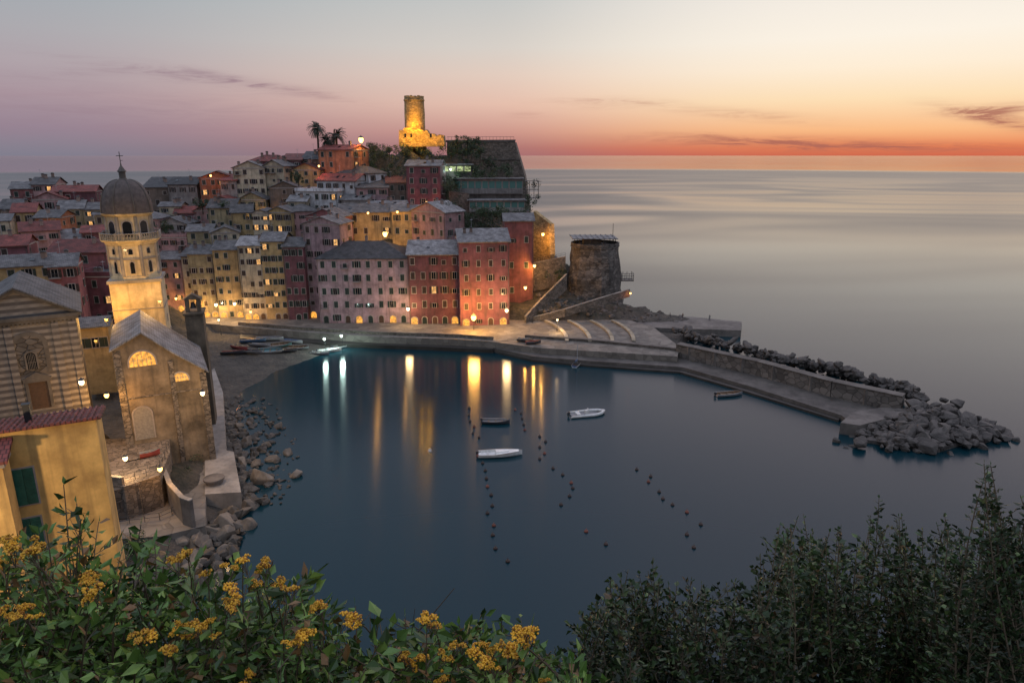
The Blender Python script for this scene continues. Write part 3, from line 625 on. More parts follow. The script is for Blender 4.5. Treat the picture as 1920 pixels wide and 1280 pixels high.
def wallseg(name,pts3,h,th,mat,label,cat,cap=None,base=-1.0,absbase=None,ribs=0):
    T=thing(name,label,cat,pts3[0]); o=Vector(pts3[0]); b=MB(); c=MB(); rbm=MB()
    for a,d in zip(pts3[:-1],pts3[1:]):
        a=Vector(a)-o; d=Vector(d)-o; t=(d-a); t.z=0; t.normalize(); n=Vector((-t.y,t.x,0))*th/2
        za=(absbase-o.z if absbase is not None else a.z+base); zd=(absbase-o.z if absbase is not None else d.z+base)
        def vs(n,z0a,z0d,z1a,z1d):
            return [(a.x-n.x,a.y-n.y,z0a),(d.x-n.x,d.y-n.y,z0d),(d.x+n.x,d.y+n.y,z0d),(a.x+n.x,a.y+n.y,z0a),(a.x-n.x,a.y-n.y,z1a),(d.x-n.x,d.y-n.y,z1d),(d.x+n.x,d.y+n.y,z1d),(a.x+n.x,a.y+n.y,z1a)]
        F6=[(0,3,2,1),(4,5,6,7),(0,1,5,4),(1,2,6,5),(2,3,7,6),(3,0,4,7)]
        b.add(vs(n,za,zd,a.z+h,d.z+h),F6)
        c.add(vs(n*1.25,a.z+h,d.z+h,a.z+h+.14,d.z+h+.14),F6)
        if ribs:
            k=int((d-a).length/ribs)
            for i in range(k):
                p=a.lerp(d,(i+.5)/k)-n*1.0; rbm.box(p.x-.22,p.x+.22,p.y-.22,p.y+.22,absbase-o.z,h-.02)
    make('wall_body',b,[mat],T); make('coping',c,[cap or M_concl],T)
    if ribs: make('buttress_ribs',rbm,[M_conc],T)
    return T
bw=[lev(p[0],p[1],1.1) for p in[(985,642),(1120,652),(1270,668),(1420,702),(1560,742),(1690,771)]]
wallseg('breakwater_wall',bw[:3],1.9,1.0,M_block,'low stone wall along harbour square edge','low wall',M_conc,absbase=-3)
wallseg('breakwater_wall',bw[2:],3.0,1.7,M_block,'long stone breakwater wall enclosing the harbour','breakwater',M_conc,absbase=-3,ribs=6)
slab_px('landing_block',[(1576,792),(1600,772),(1650,764),(1715,766),(1700,775),(1612,797)],2.0,-3,M_conc,'square concrete landing at breakwater end','landing')
pw=[lev(px,py,2.5) for px,py in[(448,609),(560,618),(700,627),(860,632),(925,637)]]
wallseg('promenade_parapet',pw,.65,.5,M_stone,'low stone parapet along harbour promenade','low wall',M_conc,absbase=-1.5)
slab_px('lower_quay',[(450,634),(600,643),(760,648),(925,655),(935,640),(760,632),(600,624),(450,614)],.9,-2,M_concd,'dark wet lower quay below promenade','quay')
for i,(px,w_) in enumerate([(1045,1),(1088,1),(1130,1),(1170,.8)]):
    a=lev(px-22,603,2.46); b=lev(px+18,620,2.46); c=lev(px+18,642,2.46); pts=[]
    for k in range(9):
        t=k/8; p=a*(1-t)**2+b*(2*t*(1-t))+c*t*t; pts.append(p)
    wallseg('stone_bench',pts,.4,.7,M_concl,'curved low pale stone bench on harbour square','bench',W['cream'],absbase=2.3)["group"]='curved benches on the square'
slab_px('point_pier',[(1150,612),(1390,619),(1391,603),(1300,594),(1180,592)],1.8,-2,M_conc,'flat concrete pier on rocky point','pier')
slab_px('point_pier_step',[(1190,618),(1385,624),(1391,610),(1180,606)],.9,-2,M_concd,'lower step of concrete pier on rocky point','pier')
wallseg('ramp_wall',[lev(985,602,3),dep(1012,572,180),dep(1062,522,187)],1.2,.5,M_stone,'sloping stone ramp wall climbing to round bastion','wall',M_concl,base=-3)
wallseg('ramp_wall',[lev(1000,600,2.6),dep(1060,585,176),dep(1120,566,179),dep(1180,548,184)],.8,.5,M_stone,'long sloping parapet beside harbour rocks','wall',M_concl,base=-1.2)
wallseg('ramp_wall',[dep(1000,500,190),dep(1060,488,192)],1.0,.5,M_stone,'stone terrace wall beside round bastion','wall',M_concl,base=-7)
slab_px('church_walkway',[(384,926),(452,922),(438,846),(424,844),(418,735),(402,690),(384,700),(384,850)],2.4,-2,M_concl,'pale paved walkway around church by water','walkway')
slab_px('church_quay',[(215,1010),(300,1005),(385,985),(386,905),(384,840),(205,850)],2.2,-2,M_square,'paved lower quay below the church','quay')
slab_px('church_terrace',[(180,905),(232,912),(300,890),(318,850),(318,822),(180,822)],6.6,-1,M_stone,'stone terrace in front of church door','terrace')
pl=[lev(px,py,3.6) for px,py in[(312,835),(306,862),(308,900),(322,935),(345,962),(362,968)]]
wallseg('curved_parapet',pl,2.1,.45,M_conc,'curved concrete parapet wall beside church steps','wall',M_concl,absbase=.5)
wallseg('retaining_wall',[lev(205,945,4.6),lev(262,930,4.6),lev(300,905,4.6)],1.6,.6,M_stonedark,'dark stone retaining wall below church terrace','wall',M_conc,absbase=0)
wallseg('terrace_parapet',[lev(182,902,6.6),lev(232,909,6.6)],.9,.35,M_stone,'low stone parapet at terrace edge','low wall',M_concl,base=-.5)
st=MB(); A=lev(258,868,6.0)
for i in range(14): st.box(-1.4,1.4,-i*.36-.36,-i*.36,-4-i*.0,.6-i*.2)
o=make('stone_stairs',st,[M_concl],None,A,math.radians(32)); tag(o,'lit pale stone stairs down from church terrace','stairs')
def railing(pts,lab,h=1.0):
    T=thing('railing',lab,'railing',pts[0]); o=Vector(pts[0]); g=MB()
    for a,b in zip(pts[:-1],pts[1:]):
        a=Vector(a)-o;b=Vector(b)-o; n=max(2,int((b-a).length/1.3))
        for i in range(n+1): p=a.lerp(b,i/n); g.tube([p,p+Vector((0,0,h))],.035,4)
        for z in(.5,h): g.tube([a+Vector((0,0,z)),b+Vector((0,0,z))],.03,4)
    make('rail',g,[M_iron],T)
railing([lev(215,985,2.2),lev(300,975,2.2),lev(345,955,2.2)],'iron railing along lower church quay')
railing([lev(232,905,6.6),lev(296,886,6.6),lev(314,850,6.6)],'iron railing at edge of church terrace')
railing([dep(1000,500,189.5)+Vector((0,0,1.1)),dep(1060,488,191.5)+Vector((0,0,1.1))],'iron railing above terrace wall near bastion')
tb=MB(); tb.lathe([(1.1,-.5),(1.1,.5),(1.35,.55),(1.35,.8)],16); o=make('round_stone_plinth',tb,[M_conc],None,lev(402,905,2.4)); tag(o,'round low stone plinth on church walkway','plinth')
# ---------- castle & bastion ----------
def castle():
    Y=236; c=dep(779,262,Y); T=thing('castle_tower','round stone castle tower floodlit yellow on hilltop','castle tower',c)
    zt=dep(779,182,Y).z-c.z; R=17/F*245
    mb=MB(); prof=[(R*1.12,-3)]+[(R*(1.06-.08*i/10),zt*i/10) for i in range(11)]
    mb.lathe(prof,28,0,wob=.03); 
    for k in range(14):
        a=k*2*math.pi/14; hh=random.uniform(.05,.35); x,y=math.cos(a)*(R*.86),math.sin(a)*(R*.86); mb.lathe([(.5,zt-.1),(.45,zt+hh)],5,0,(x,y))
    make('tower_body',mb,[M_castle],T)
    g=MB(); g.lathe([(R*1.02,zt*.9),(R*1.05,zt*.91),(R*1.05,zt*.93),(R*1.02,zt*.94)],28,0,closed=False); make('string_course',g,[M_castle],T)
    T2=thing('castle_ruin','ragged floodlit stone ruin walls around castle tower','castle ruin',dep(790,266,231))
    fr=Frame(790,266,231,0); Pp=lambda px,py:(lambda a:(a[0],a[1]-fr.o.z))(fr.sz(px,py))
    g=MB(); out=[(748,275),(748,244),(756,244),(757,240),(772,240),(774,243),(786,242),(795,246),(800,243),(804,250),(815,251),(817,256),(824,252),(832,254),(834,275)]
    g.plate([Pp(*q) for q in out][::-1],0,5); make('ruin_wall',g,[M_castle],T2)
    g=MB(); 
    for px in(760,771,808): 
        a=Pp(px,258); g.box(a[0]-.3,a[0]+.3,-.02,-.01,a[1],a[1]+1.2)
    make('arrow_slit',g,[M_glass],T2)
    for px,py,e,yy in((754,262,420,228.2),(770,262,420,228.2),(788,263,420,228.2),(806,264,330,228.2),(824,265,260,228.2),(768,236,1000,230.0),(786,236,1000,230.0),(779,214,700,228.6)):
        l=bpy.data.lights.new('flood_beam','POINT'); l.energy=e; l.color=(1,.47,.02); l.shadow_soft_size=.3
        lo=bpy.data.objects.new('flood_light',l); COL.objects.link(lo); p=dep(px,py,yy); lo.parent=T2; lo.location=p-T2.location
    Y=196; c=dep(1114,510,Y); c.z=3; zt=dep(1114,462,Y).z-3
    T=thing('round_bastion','round tapered stone bastion with covered terrace above sea','bastion',c)
    mb=MB(); R=7.3; n=14; prof=[(R*(1.2-.27*(i/n)),zt*i/n) for i in range(n+1)]; prof+=[(R*.96,zt+.05),(R*.96,zt+.35),(R*.88,zt+.4)]
    mb.lathe(prof,22,0,wob=.11); mb.lathe([(R*.95,zt+.4),(R*.95,zt+1.2),(R*.89,zt+1.2),(R*.89,zt+.4)],22,0,closed=False,wob=.06); make('bastion_wall',mb,[M_stonedark],T)
    g=MB(); 
    for k in range(10):
        a=k*2*math.pi/10; g.tube([(math.cos(a)*R*.8,math.sin(a)*R*.8,zt+.4),(math.cos(a)*R*.8,math.sin(a)*R*.8,zt+2.6)],.1,5)
    make('canopy_posts',g,[M_iron],T)
    g=MB(); g.box(-R*.95,R*.8,-R*.7,R*.7,zt+2.6,zt+2.75); 
    for i in range(9): g.box(-R*.95+i*1.5,-R*.95+i*1.5+.15,-R*.78,R*.78,zt+2.75,zt+2.9)
    make('canopy',g,[M_slate_light],T)
    g=MB(); g.box(-3.5,1.5,-2,2.5,zt+.4,zt+2.4); make('kiosk',g,[M_conc],T)
    g=MB(); g.tube([(5,0,zt),(5,0,zt+6.5)],.07,5); make('mast',g,[M_iron],T)
    g=MB(); px=R*1.02
    g.box(px-1,px+3.8,-2,2,zt*.42,zt*.42+.25)
    for x in(px,px+1.2,px+2.4,px+3.7):
        for y in(-1.95,1.95): g.tube([(x,y,zt*.42),(x,y,zt*.42+2.2)],.08,4)
    for z in(.8,1.5,2.2):
        g.tube([(px-.5,-1.95,zt*.42+z),(px+3.7,-1.95,zt*.42+z),(px+3.7,1.95,zt*.42+z)],.07,4)
    make('balcony',g,[M_iron],T)
    fr=Frame(940,330,236,-3); Pq=lambda px,py:(lambda a:(a[0],a[1]-fr.o.z))(fr.sz(px,py))
    T=thing('hilltop_retaining_wall','tall battered stone retaining wall at hilltop end','retaining wall',fr.o,fr.r)
    g=MB(); g.plate([Pq(*q) for q in[(838,400),(994,400),(984,330),(965,266),(838,267)]],0,14); make('wall_body',g,[M_stone],T)
    g=MB(); g.plate([Pq(*q) for q in[(836,267),(966,266),(967,262),(836,263)]],-.2,.5)
    a=Pq(905,300);b=Pq(976,300); g.box(a[0],b[0],-.3,0,a[1],a[1]+.35); make('coping',g,[M_conc],T)
    g=MB()
    for i in range(20):
        a=Pq(840+i*6.5,262); g.tube([(a[0],.2,a[1]-.1),(a[0],.2,a[1]+.9)],.05,4)
    a=Pq(838,262);b=Pq(964,262); g.tube([(a[0],.2,a[1]+.9),(b[0],.2,b[1]+.9)],.05,4); make('railing',g,[M_iron],T)
castle()
def longhall(xl,xr,yt,yb,Y,mat,lab,glow=False,dp=8,rail=False):
    fr=Frame((xl+xr)/2,yb,Y,2); T=thing('terrace_restaurant',lab,'restaurant',fr.o,fr.r); a=fr.sz(xl,yb)[0];b=fr.sz(xr,yb)[0];h=fr.sz((xl+xr)/2,yt)[1]-fr.o.z
    g=MB(); g.box(a,b,0,dp,-9,h); make('wall',g,[mat],T)
    g=MB(); g.box(a-.6,b+.6,-.8,dp+.5,h,h+.25); make('roof',g,[M_slate_light],T)
    n=int((b-a)/2); 
    for i in range(n):
        x=a+(i+.5)*(b-a)/n; put('window',WINB if not glow else WINBL,T,(x,0,h*.35),0,((b-a)/n*.8,1,h*.5))
    if rail:
        g=MB(); g.box(a,b,-1.8,-.02,-.2,0)
        for i in range(n*2+1): x=a+i*(b-a)/(2*n); g.tube([(x,-1.7,0),(x,-1.7,1)],.05,4)
        g.tube([(a,-1.7,1),(b,-1.7,1)],.06,4); make('balcony',g,[M_conc],T)
def wb(m,nm):
    g=MB(); g.box(-.5,.5,-.03,-.005,0,1,0); g.box(-.56,-.5,-.06,0,0,1,1); g.box(.5,.56,-.06,0,0,1,1); return g.mesh(nm,[m,M_trim])
M_teal,_n,_b2=newmat('teal_tinted_glass'); _b2.inputs['Base Color'].default_value=(.09,.2,.18,1); _b2.inputs['Roughness'].default_value=.2
M_greenlit=emis_var('pale_green_lit',(.75,.9,.4),.1,.8)
WINB=wb(M_teal,'glass_panel'); WINBL=wb(M_greenlit,'lit_panel')
longhall(852,980,336,362,214,W['grey'],'long flat roofed terrace restaurant with glass panels',rail=True)
longhall(828,884,309,328,222,M_conc,'small lit terrace pavilion on castle hill',True,6)
longhall(880,984,376,396,207,W['grey'],'low terrace pavilion with balcony on cliff edge',False,6,True)
wallseg('terrace_wall',[dep(842,372,209),dep(880,376,209)],2.0,.6,M_stone,'dark stone terrace wall under restaurant','wall',M_conc,absbase=12)
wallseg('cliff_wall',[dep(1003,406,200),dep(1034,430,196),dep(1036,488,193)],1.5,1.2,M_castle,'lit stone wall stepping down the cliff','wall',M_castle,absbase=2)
g=MB(); p0=dep(985,372,208)
for i in range(4):
    for j in range(3): g.tube([(i*1.3,j*1.2,0),(i*1.3,j*1.2,5)],.06,4)
for z in(0,2.5,5): g.box(-.1,4.1,-.1,2.6,z,z+.12)
T=thing('iron_terrace','iron balcony framework clinging to cliff edge','balcony',p0); make('frame',g,[M_iron],T)
# ---------- terrain ----------
coast=[(-40,60),(-37,66),(-37,72),(-38,84),(-43,99),(-50,116),(-53,128),(-51,140),(-45,152),(-41,163),(-2,162),(12,163),(40,160),(46,168),(60,172),(58,180),(42,190),(30,204),(16,214),(12,236),(6,256),(-50,285),(-160,300),(-300,300),(-300,30),(-60,45)]
for q in [(-60,168,1.2),(-40,168,1.2),(-20,168,1.2),(0,168,1.2),(15,168,1.5),(30,166,1.5),(-75,168,1.3),(-56,150,.9),(-54,135,.9),(-50,150,.5),(-62,158,1.2),(-80,170,1.3),(40,172,1.2),(52,175,.8),(35,180,2.0),(25,184,4.0),(20,192,7),(34,192,3),(5,192,8),(10,200,14),(0,186,6),(5,210,24),(0,222,32),(-5,240,42),(-20,238,45),(-33,240,48.5),(-45,235,47),(-33,228,46),(-18,228,43),(-8,226,36),(-52,228,43),(-30,218,38),(-12,214,30),(-40,222,41),(2,240,38),(-60,240,42),(-48,88,2),(-46,80,2),(-44,74,1.5),(-52,76,2),(-56,72,3),(-60,68,6),(-68,60,12),(-47,98,1.5),(-52,110,1.5),(-58,120,1.8),(-64,130,2.5),(-90,150,6),(-100,110,10),(-110,80,14),(-75,45,14),(-95,30,24),(-80,28,22),(-150,200,14),(-200,200,25),(-200,100,30),(-42,78,1.2),(-47,72,1.5)]: CTRL.append(q)
C=np.array([q for q in CTRL if not(q[1]<60 and q[0]>-45)])
def build_terrain():
    xs=np.arange(-230,72,1.8); ys=np.arange(22,300,1.8); GX,GY=np.meshgrid(xs,ys); P=np.stack([GX.ravel(),GY.ravel()],1)
    d2=((P[:,None,:]-C[None,:,:2])**2).sum(2); w=1/(d2+6)**1.7; z=(w*C[None,:,2]).sum(1)/w.sum(1)
    poly=np.array(coast,float); n=len(poly); ins=np.zeros(len(P),bool); dm=np.full(len(P),1e9)
    for i in range(n):
        a=poly[i];b=poly[(i+1)%n]; cond=((a[1]>P[:,1])!=(b[1]>P[:,1]))
        xi=(b[0]-a[0])*(P[:,1]-a[1])/(b[1]-a[1]+1e-12)+a[0]; ins^=cond&(P[:,0]<xi)
        ab=b-a; t=np.clip(((P-a)@ab)/(ab@ab),0,1); dm=np.minimum(dm,np.hypot(*(P-(a+t[:,None]*ab)).T))
    beach=(P[:,0]<-38)&(P[:,1]>92)&(P[:,1]<166); front=(P[:,1]<190)&(P[:,0]>-5)
    slope=np.where(beach,.09,np.where(front,.75,np.where(P[:,1]<92,.5,1.7)))
    nz=np.array([noise.fractal(Vector((p[0]*.12,p[1]*.12,0)),1,2,5) for p in P]); nf=np.array([noise.noise(Vector((p[0]*.5,p[1]*.5,3))) for p in P])
    zi=np.minimum(z,dm*slope+.05); amp=np.where(beach,.08,np.where(zi>3,.9,.6)); zi=zi+amp*nz+amp*.6*nf
    zo=-np.minimum(dm*.4,5)+.3*nz*(dm<6)
    z=np.where(ins,zi,zo); z[ (P[:,1]<178)&(P[:,1]>158)&(P[:,0]>-78)&(P[:,0]<45)]=np.minimum(z[(P[:,1]<178)&(P[:,1]>158)&(P[:,0]>-78)&(P[:,0]<45)],.7)
    nx,ny=len(xs),len(ys)
    vs=[(float(a),float(b),float(c)) for (a,b),c in zip(P,z)]
    fs=[(j*nx+i,j*nx+i+1,(j+1)*nx+i+1,(j+1)*nx+i) for j in range(ny-1) for i in range(nx-1) if max(z[j*nx+i],z[j*nx+i+1],z[(j+1)*nx+i])>-3.0]
    m,nt,bs=newmat('hill_ground'); L=nt.links; ge=N(nt,'ShaderNodeNewGeometry'); sp=N(nt,'ShaderNodeSeparateXYZ'); L.new(ge.outputs['Position'],sp.inputs[0])
    no=N(nt,'ShaderNodeTexNoise'); no.inputs['Scale'].default_value=.35; no.inputs['Detail'].default_value=10; no.inputs['Roughness'].default_value=.7; L.new(ge.outputs['Position'],no.inputs['Vector'])
    cr=N(nt,'ShaderNodeValToRGB'); e=cr.color_ramp.elements; e[0].position=.35; e[0].color=(.015,.019,.011,1); e[1].position=.62; e[1].color=(.085,.07,.052,1); L.new(no.outputs['Fac'],cr.inputs[0])
    mr=N(nt,'ShaderNodeMapRange'); mr.inputs[1].default_value=1.6; mr.inputs[2].default_value=4; L.new(sp.outputs[2],mr.inputs[0])
    c2=N(nt,'ShaderNodeValToRGB'); e=c2.color_ramp.elements; e[0].position=.35; e[0].color=(.04,.036,.032,1); e[1].position=.65; e[1].color=(.1,.085,.07,1); L.new(no.outputs['Fac'],c2.inputs[0])
    mx=N(nt,'ShaderNodeMix',data_type='RGBA'); L.new(mr.outputs[0],mx.inputs[0]); L.new(c2.outputs[0],mx.inputs[6]); L.new(cr.outputs[0],mx.inputs[7]); L.new(mx.outputs[2],bs.inputs['Base Color']); bs.inputs['Roughness'].default_value=.9
    nb=N(nt,'ShaderNodeTexNoise'); nb.inputs['Scale'].default_value=1.6; nb.inputs['Detail'].default_value=9; L.new(ge.outputs['Position'],nb.inputs['Vector'])
    bp=N(nt,'ShaderNodeBump'); bp.inputs['Strength'].default_value=.9; bp.inputs['Distance'].default_value=.6; L.new(nb.outputs['Fac'],bp.inputs['Height']); L.new(bp.outputs[0],bs.inputs['Normal'])
    mb=MB(); mb.add(vs,fs); o=make('hill',mb,[m],smooth=True); tag(o,'rocky coastal hill carrying the village and beach','hill',kind='structure')
    Z=z.reshape(ny,nx)
    def hz(x,y):
        i=int(round((x-xs[0])/1.8)); j=int(round((y-ys[0])/1.8)); return float(Z[max(0,min(ny-1,j)),max(0,min(nx-1,i))])
    return hz,m
HZ,M_hill=build_terrain()
def fgz(x,y):
    z=43.2-1.05*max(y,0)-(.05*max(-y,0))
    if x<-19 and y>20: z=max(z, 20.0-max(0,y-32)*1.6)
    return z
mb=MB(); xs=np.arange(-70,50,2.0); ys=np.arange(-16,62,1.5); vs=[]
for y in ys:
    for x in xs: vs.append((x,y,max(-4,fgz(x,y)+.35*noise.fractal(Vector((x*.3,y*.3,5)),1,2,4)-(.8 if y>1 else 0))))
nx=len(xs); mb.add(vs,[(j*nx+i,j*nx+i+1,(j+1)*nx+i+1,(j+1)*nx+i) for j in range(len(ys)-1) for i in range(nx-1)])
o=make('viewpoint_hillside',mb,[M_hill],smooth=True); tag(o,'steep overgrown hillside below the viewpoint','hillside',kind='structure')
# ---------- rocks ----------
def rockmesh(i):
    bm=bmesh.new(); rr=random.Random(100+i)
    for _ in range(16+i%4*3):
        v=Vector((rr.gauss(0,1),rr.gauss(0,1),rr.gauss(0,1))).normalized(); v=Vector((v.x*rr.uniform(.75,1.2),v.y*rr.uniform(.55,1.0),v.z*rr.uniform(.5,.85))); bm.verts.new(v)
    r=bmesh.ops.convex_hull(bm,input=bm.verts); bmesh.ops.delete(bm,geom=[g for g in r['geom_interior'] if isinstance(g,bmesh.types.BMVert)],context='VERTS')
    bmesh.ops.bevel(bm,geom=list(bm.edges),offset=.04,segments=1,affect='EDGES',clamp_overlap=True)
    me=bpy.data.meshes.new('rock'); bm.to_mesh(me); bm.free(); return me
RM=[rockmesh(i) for i in range(10)]; RW=[]
for m_ in RM: m_.materials.append(M_rock); c_=m_.copy(); c_.materials.clear(); c_.materials.append(M_rockw); RW.append(c_)
def rock(p,s,warm,lab,grp):
    o=put('rock',random.choice(RW if warm else RM)); o.location=p; o.scale=(s*random.uniform(.75,1.3),s*random.uniform(.75,1.2),s*random.uniform(.7,1.15))
    o.rotation_euler=(random.uniform(-.7,.7),random.uniform(-.7,.7),random.uniform(0,6.3)); tag(o,lab,'rock',grp)
def rubble(name,items,mat_,lab):
    mb=MB()
    for p,s in items:
        me=random.choice(RM); M=Matrix.Rotation(random.uniform(0,6),3,'Z')@Matrix.Rotation(random.uniform(-.6,.6),3,'X')
        mb.add([p+(M@v.co)*s for v in me.vertices],[list(f.vertices) for f in me.polygons])
    o=make(name,mb,[mat_]); tag(o,lab,'rubble',kind='stuff')
outer=[lev(1262,632,1),lev(1340,652,1),lev(1450,682,1),lev(1560,708,1),lev(1680,742,1),lev(1725,765,1)]
nrm=Vector((.62,.78,0))
def outer_pt(o0,o1):
    t=random.random()*(len(outer)-1); k=int(t); p=outer[k].lerp(outer[k+1],t-k); off=random.uniform(o0,o1)
    if t>3.6: off=min(off,max(.5,(5.1-t)*3.2))
    return p+nrm*off+Vector((0,0,random.uniform(1.2,2.6)-max(0,off-1.5)*.42)),t
for i in range(120):
    p,t=outer_pt(.6,6.5); rock(p,random.uniform(.65,1.4),False,'dark angular boulder armouring the outer breakwater','breakwater boulders')
its=[]
for i in range(420):
    p,t=outer_pt(.3,8); p.z-=.6; its.append((p,random.uniform(.5,1.15)))
endp=[(1600,830),(1680,835),(1750,845),(1830,835),(1690,800),(1760,800),(1840,815),(1880,820),(1720,780),(1640,815)]
def end_pt(z0,z1):
    a,b=random.sample(endp[:8],2); u=random.random(); px=a[0]*u+b[0]*(1-u); py=a[1]*u+b[1]*(1-u)
    px+=random.uniform(-18,18); py+=random.uniform(-14,10); p=lev(px,py,0)
    p.z=random.uniform(z0,z1)+max(0,1-abs(px-1740)/150)*3.6*max(0,1-abs(py-812)/45); return p
for i in range(80): rock(end_pt(-.1,.8),random.uniform(.65,1.6),False,'big dark angular boulder piled at breakwater end','breakwater boulders')
for i in range(25):
    p=lev(random.uniform(1700,1790),random.uniform(768,800),1); p.z=random.uniform(1.2,3.0); rock(p,random.uniform(.7,1.6),False,'big dark angular boulder piled at breakwater end','breakwater boulders')
for i in range(300): its.append((end_pt(-.5,.4),random.uniform(.45,1.2)))
for i in range(70):
    p=lev(random.uniform(1695,1795),random.uniform(768,805),1); p.z=random.uniform(0,2.2); its.append((p,random.uniform(.7,1.4)))
rubble('breakwater_rubble',its,M_rock,'dark rubble filling gaps between breakwater boulders')
for px,py in((1895,822),(1905,826),(1570,828),(1885,812)): rock(lev(px,py,0),1.0,False,'small dark boulder at breakwater tip','breakwater boulders')
mb=MB(); mb.prism([tuple(lev(px,py,0)[:2]) for px,py in[(1620,830),(1760,848),(1830,826),(1790,794),(1720,770),(1650,804)]],-3,.6); o=make('boulder_mound',mb,[M_rock]); tag(o,'rubble mound under breakwater boulders','mound',kind='structure')
shore=[(445,905,1.6),(490,900,3.0),(520,800,1.5),(455,868,1.6),(470,950,1.9),(425,985,2.6),(395,1000,2.2),(380,1020,2.4),(350,1000,2),(555,890,1.5),(400,940,1.8),(435,960,1.9),(320,1040,1.8),(345,1080,2),(400,1100,2.6),(360,1060,2.0),(300,1065,2.0),(465,985,1.6),(415,1035,1.2),(512,862,1.2),(450,985,1.5),(372,990,1.9),(330,1010,1.6),(462,830,1.4),(448,800,1.2),(480,870,1.5),(500,835,1.1),(436,775,1.0),(540,850,1.0)]
for px,py,s in shore: rock(lev(px,py,.1),s*.85,True,'rounded brown shore rock at water edge','shore rocks')
for i in range(22):
    py=random.uniform(930,1085); px=random.uniform(335,470-(py-930)*.5); rock(lev(px,py,random.uniform(0,.8)),random.uniform(.9,1.7),True,'brown shore rock below church quay','shore rocks')
its=[]
for i in range(420):
    py=random.uniform(745,945); l_=412+(py-760)*.14; u=random.random()**2.0; px=l_+u*(150-abs(py-850)*.5); its.append((lev(px,py,random.uniform(-.25,.12)),random.uniform(.25,1.1)*(1.2-u*.75)))
for i in range(160):
    py=random.uniform(930,1100); px=random.uniform(290,490-(py-930)*.5); its.append((lev(px,py,random.uniform(-.1,.6)),random.uniform(.3,1.2)))
rubble('shore_rubble',its,M_rockd,'brown stones scattered in the shallow water')
for i in range(10):
    px=random.uniform(1010,1240); py=598+random.uniform(-12,2)-max(0,(1150-px))*.05; p=lev(px,py,1.5); p.z=random.uniform(.3,1.8); rock(p,random.uniform(.6,1.3),False,'dark rock on the point below bastion','point rocks')
its=[]
for i in range(230):
    px=1010+random.random()**1.5*270; Yq=random.uniform(174,190); p=dep(px,590,Yq); its.append((Vector((p.x,p.y,HZ(p.x,p.y)-.1)),random.uniform(.35,1.05)))
for i in range(80):
    Yq=random.uniform(196,236); x=13+random.uniform(-3,3); its.append((Vector((x,Yq,max(0,HZ(x,Yq)))),random.uniform(.8,2)))
rubble('cliff_rubble',its,M_rock,'dark broken rock below bastion and cliff')
# ---------- boats ----------
def hullmesh(Ln,B,Hh,c1,c2,c3):
    mb=MB(); n=12; sec=[]
    for i in range(n+1):
        t=i/n; x=-Ln/2+Ln*t; b=B/2*(1-max(0,(t-.45)/.55)**2.3)*(.86+.14*min(1,t/.3)); sh=Hh*(1+.35*max(0,t-.4)**1.5*1.6); b=max(b,.02)
        k=.0 if t<.8 else (t-.8)*Hh*1.3
        sec.append([(x,-b,sh),(x,-b*.9,sh*.45),(x,-b*.55,k*.6+.02),(x,0,k-.08),(x,b*.55,k*.6+.02),(x,b*.9,sh*.45),(x,b,sh),(x,b*.88,sh),(x,b*.8,sh*.45),(x,0,.16+k),(x,-b*.8,sh*.45),(x,-b*.88,sh)])
    m=12; vs=[p for s in sec for p in s]; b0=len(mb.v)
    mb.v+=vs
    for i in range(n):
        for k in range(m):
            f=(i*m+k,(i+1)*m+k,(i+1)*m+(k+1)%m,i*m+(k+1)%m); mb.f.append([b0+q for q in f]); mb.m.append(0 if k<6 else(2 if k in(6,11) else 1))
    mb.f.append([b0+q for q in range(m)]); mb.m.append(0)
    return mb.mesh('hull',[c1,c2,c3])
Mp={k:surf('boat_paint_'+k,c,.4,1.5,.2,.05) for k,c in dict(white=(.72,.72,.7),blue=(.05,.1,.2),dark=(.05,.05,.06),wood=(.16,.1,.06),grey=(.2,.2,.21),red=(.25,.05,.045),tealp=(.08,.17,.18),dull=(.34,.34,.34)).items()}
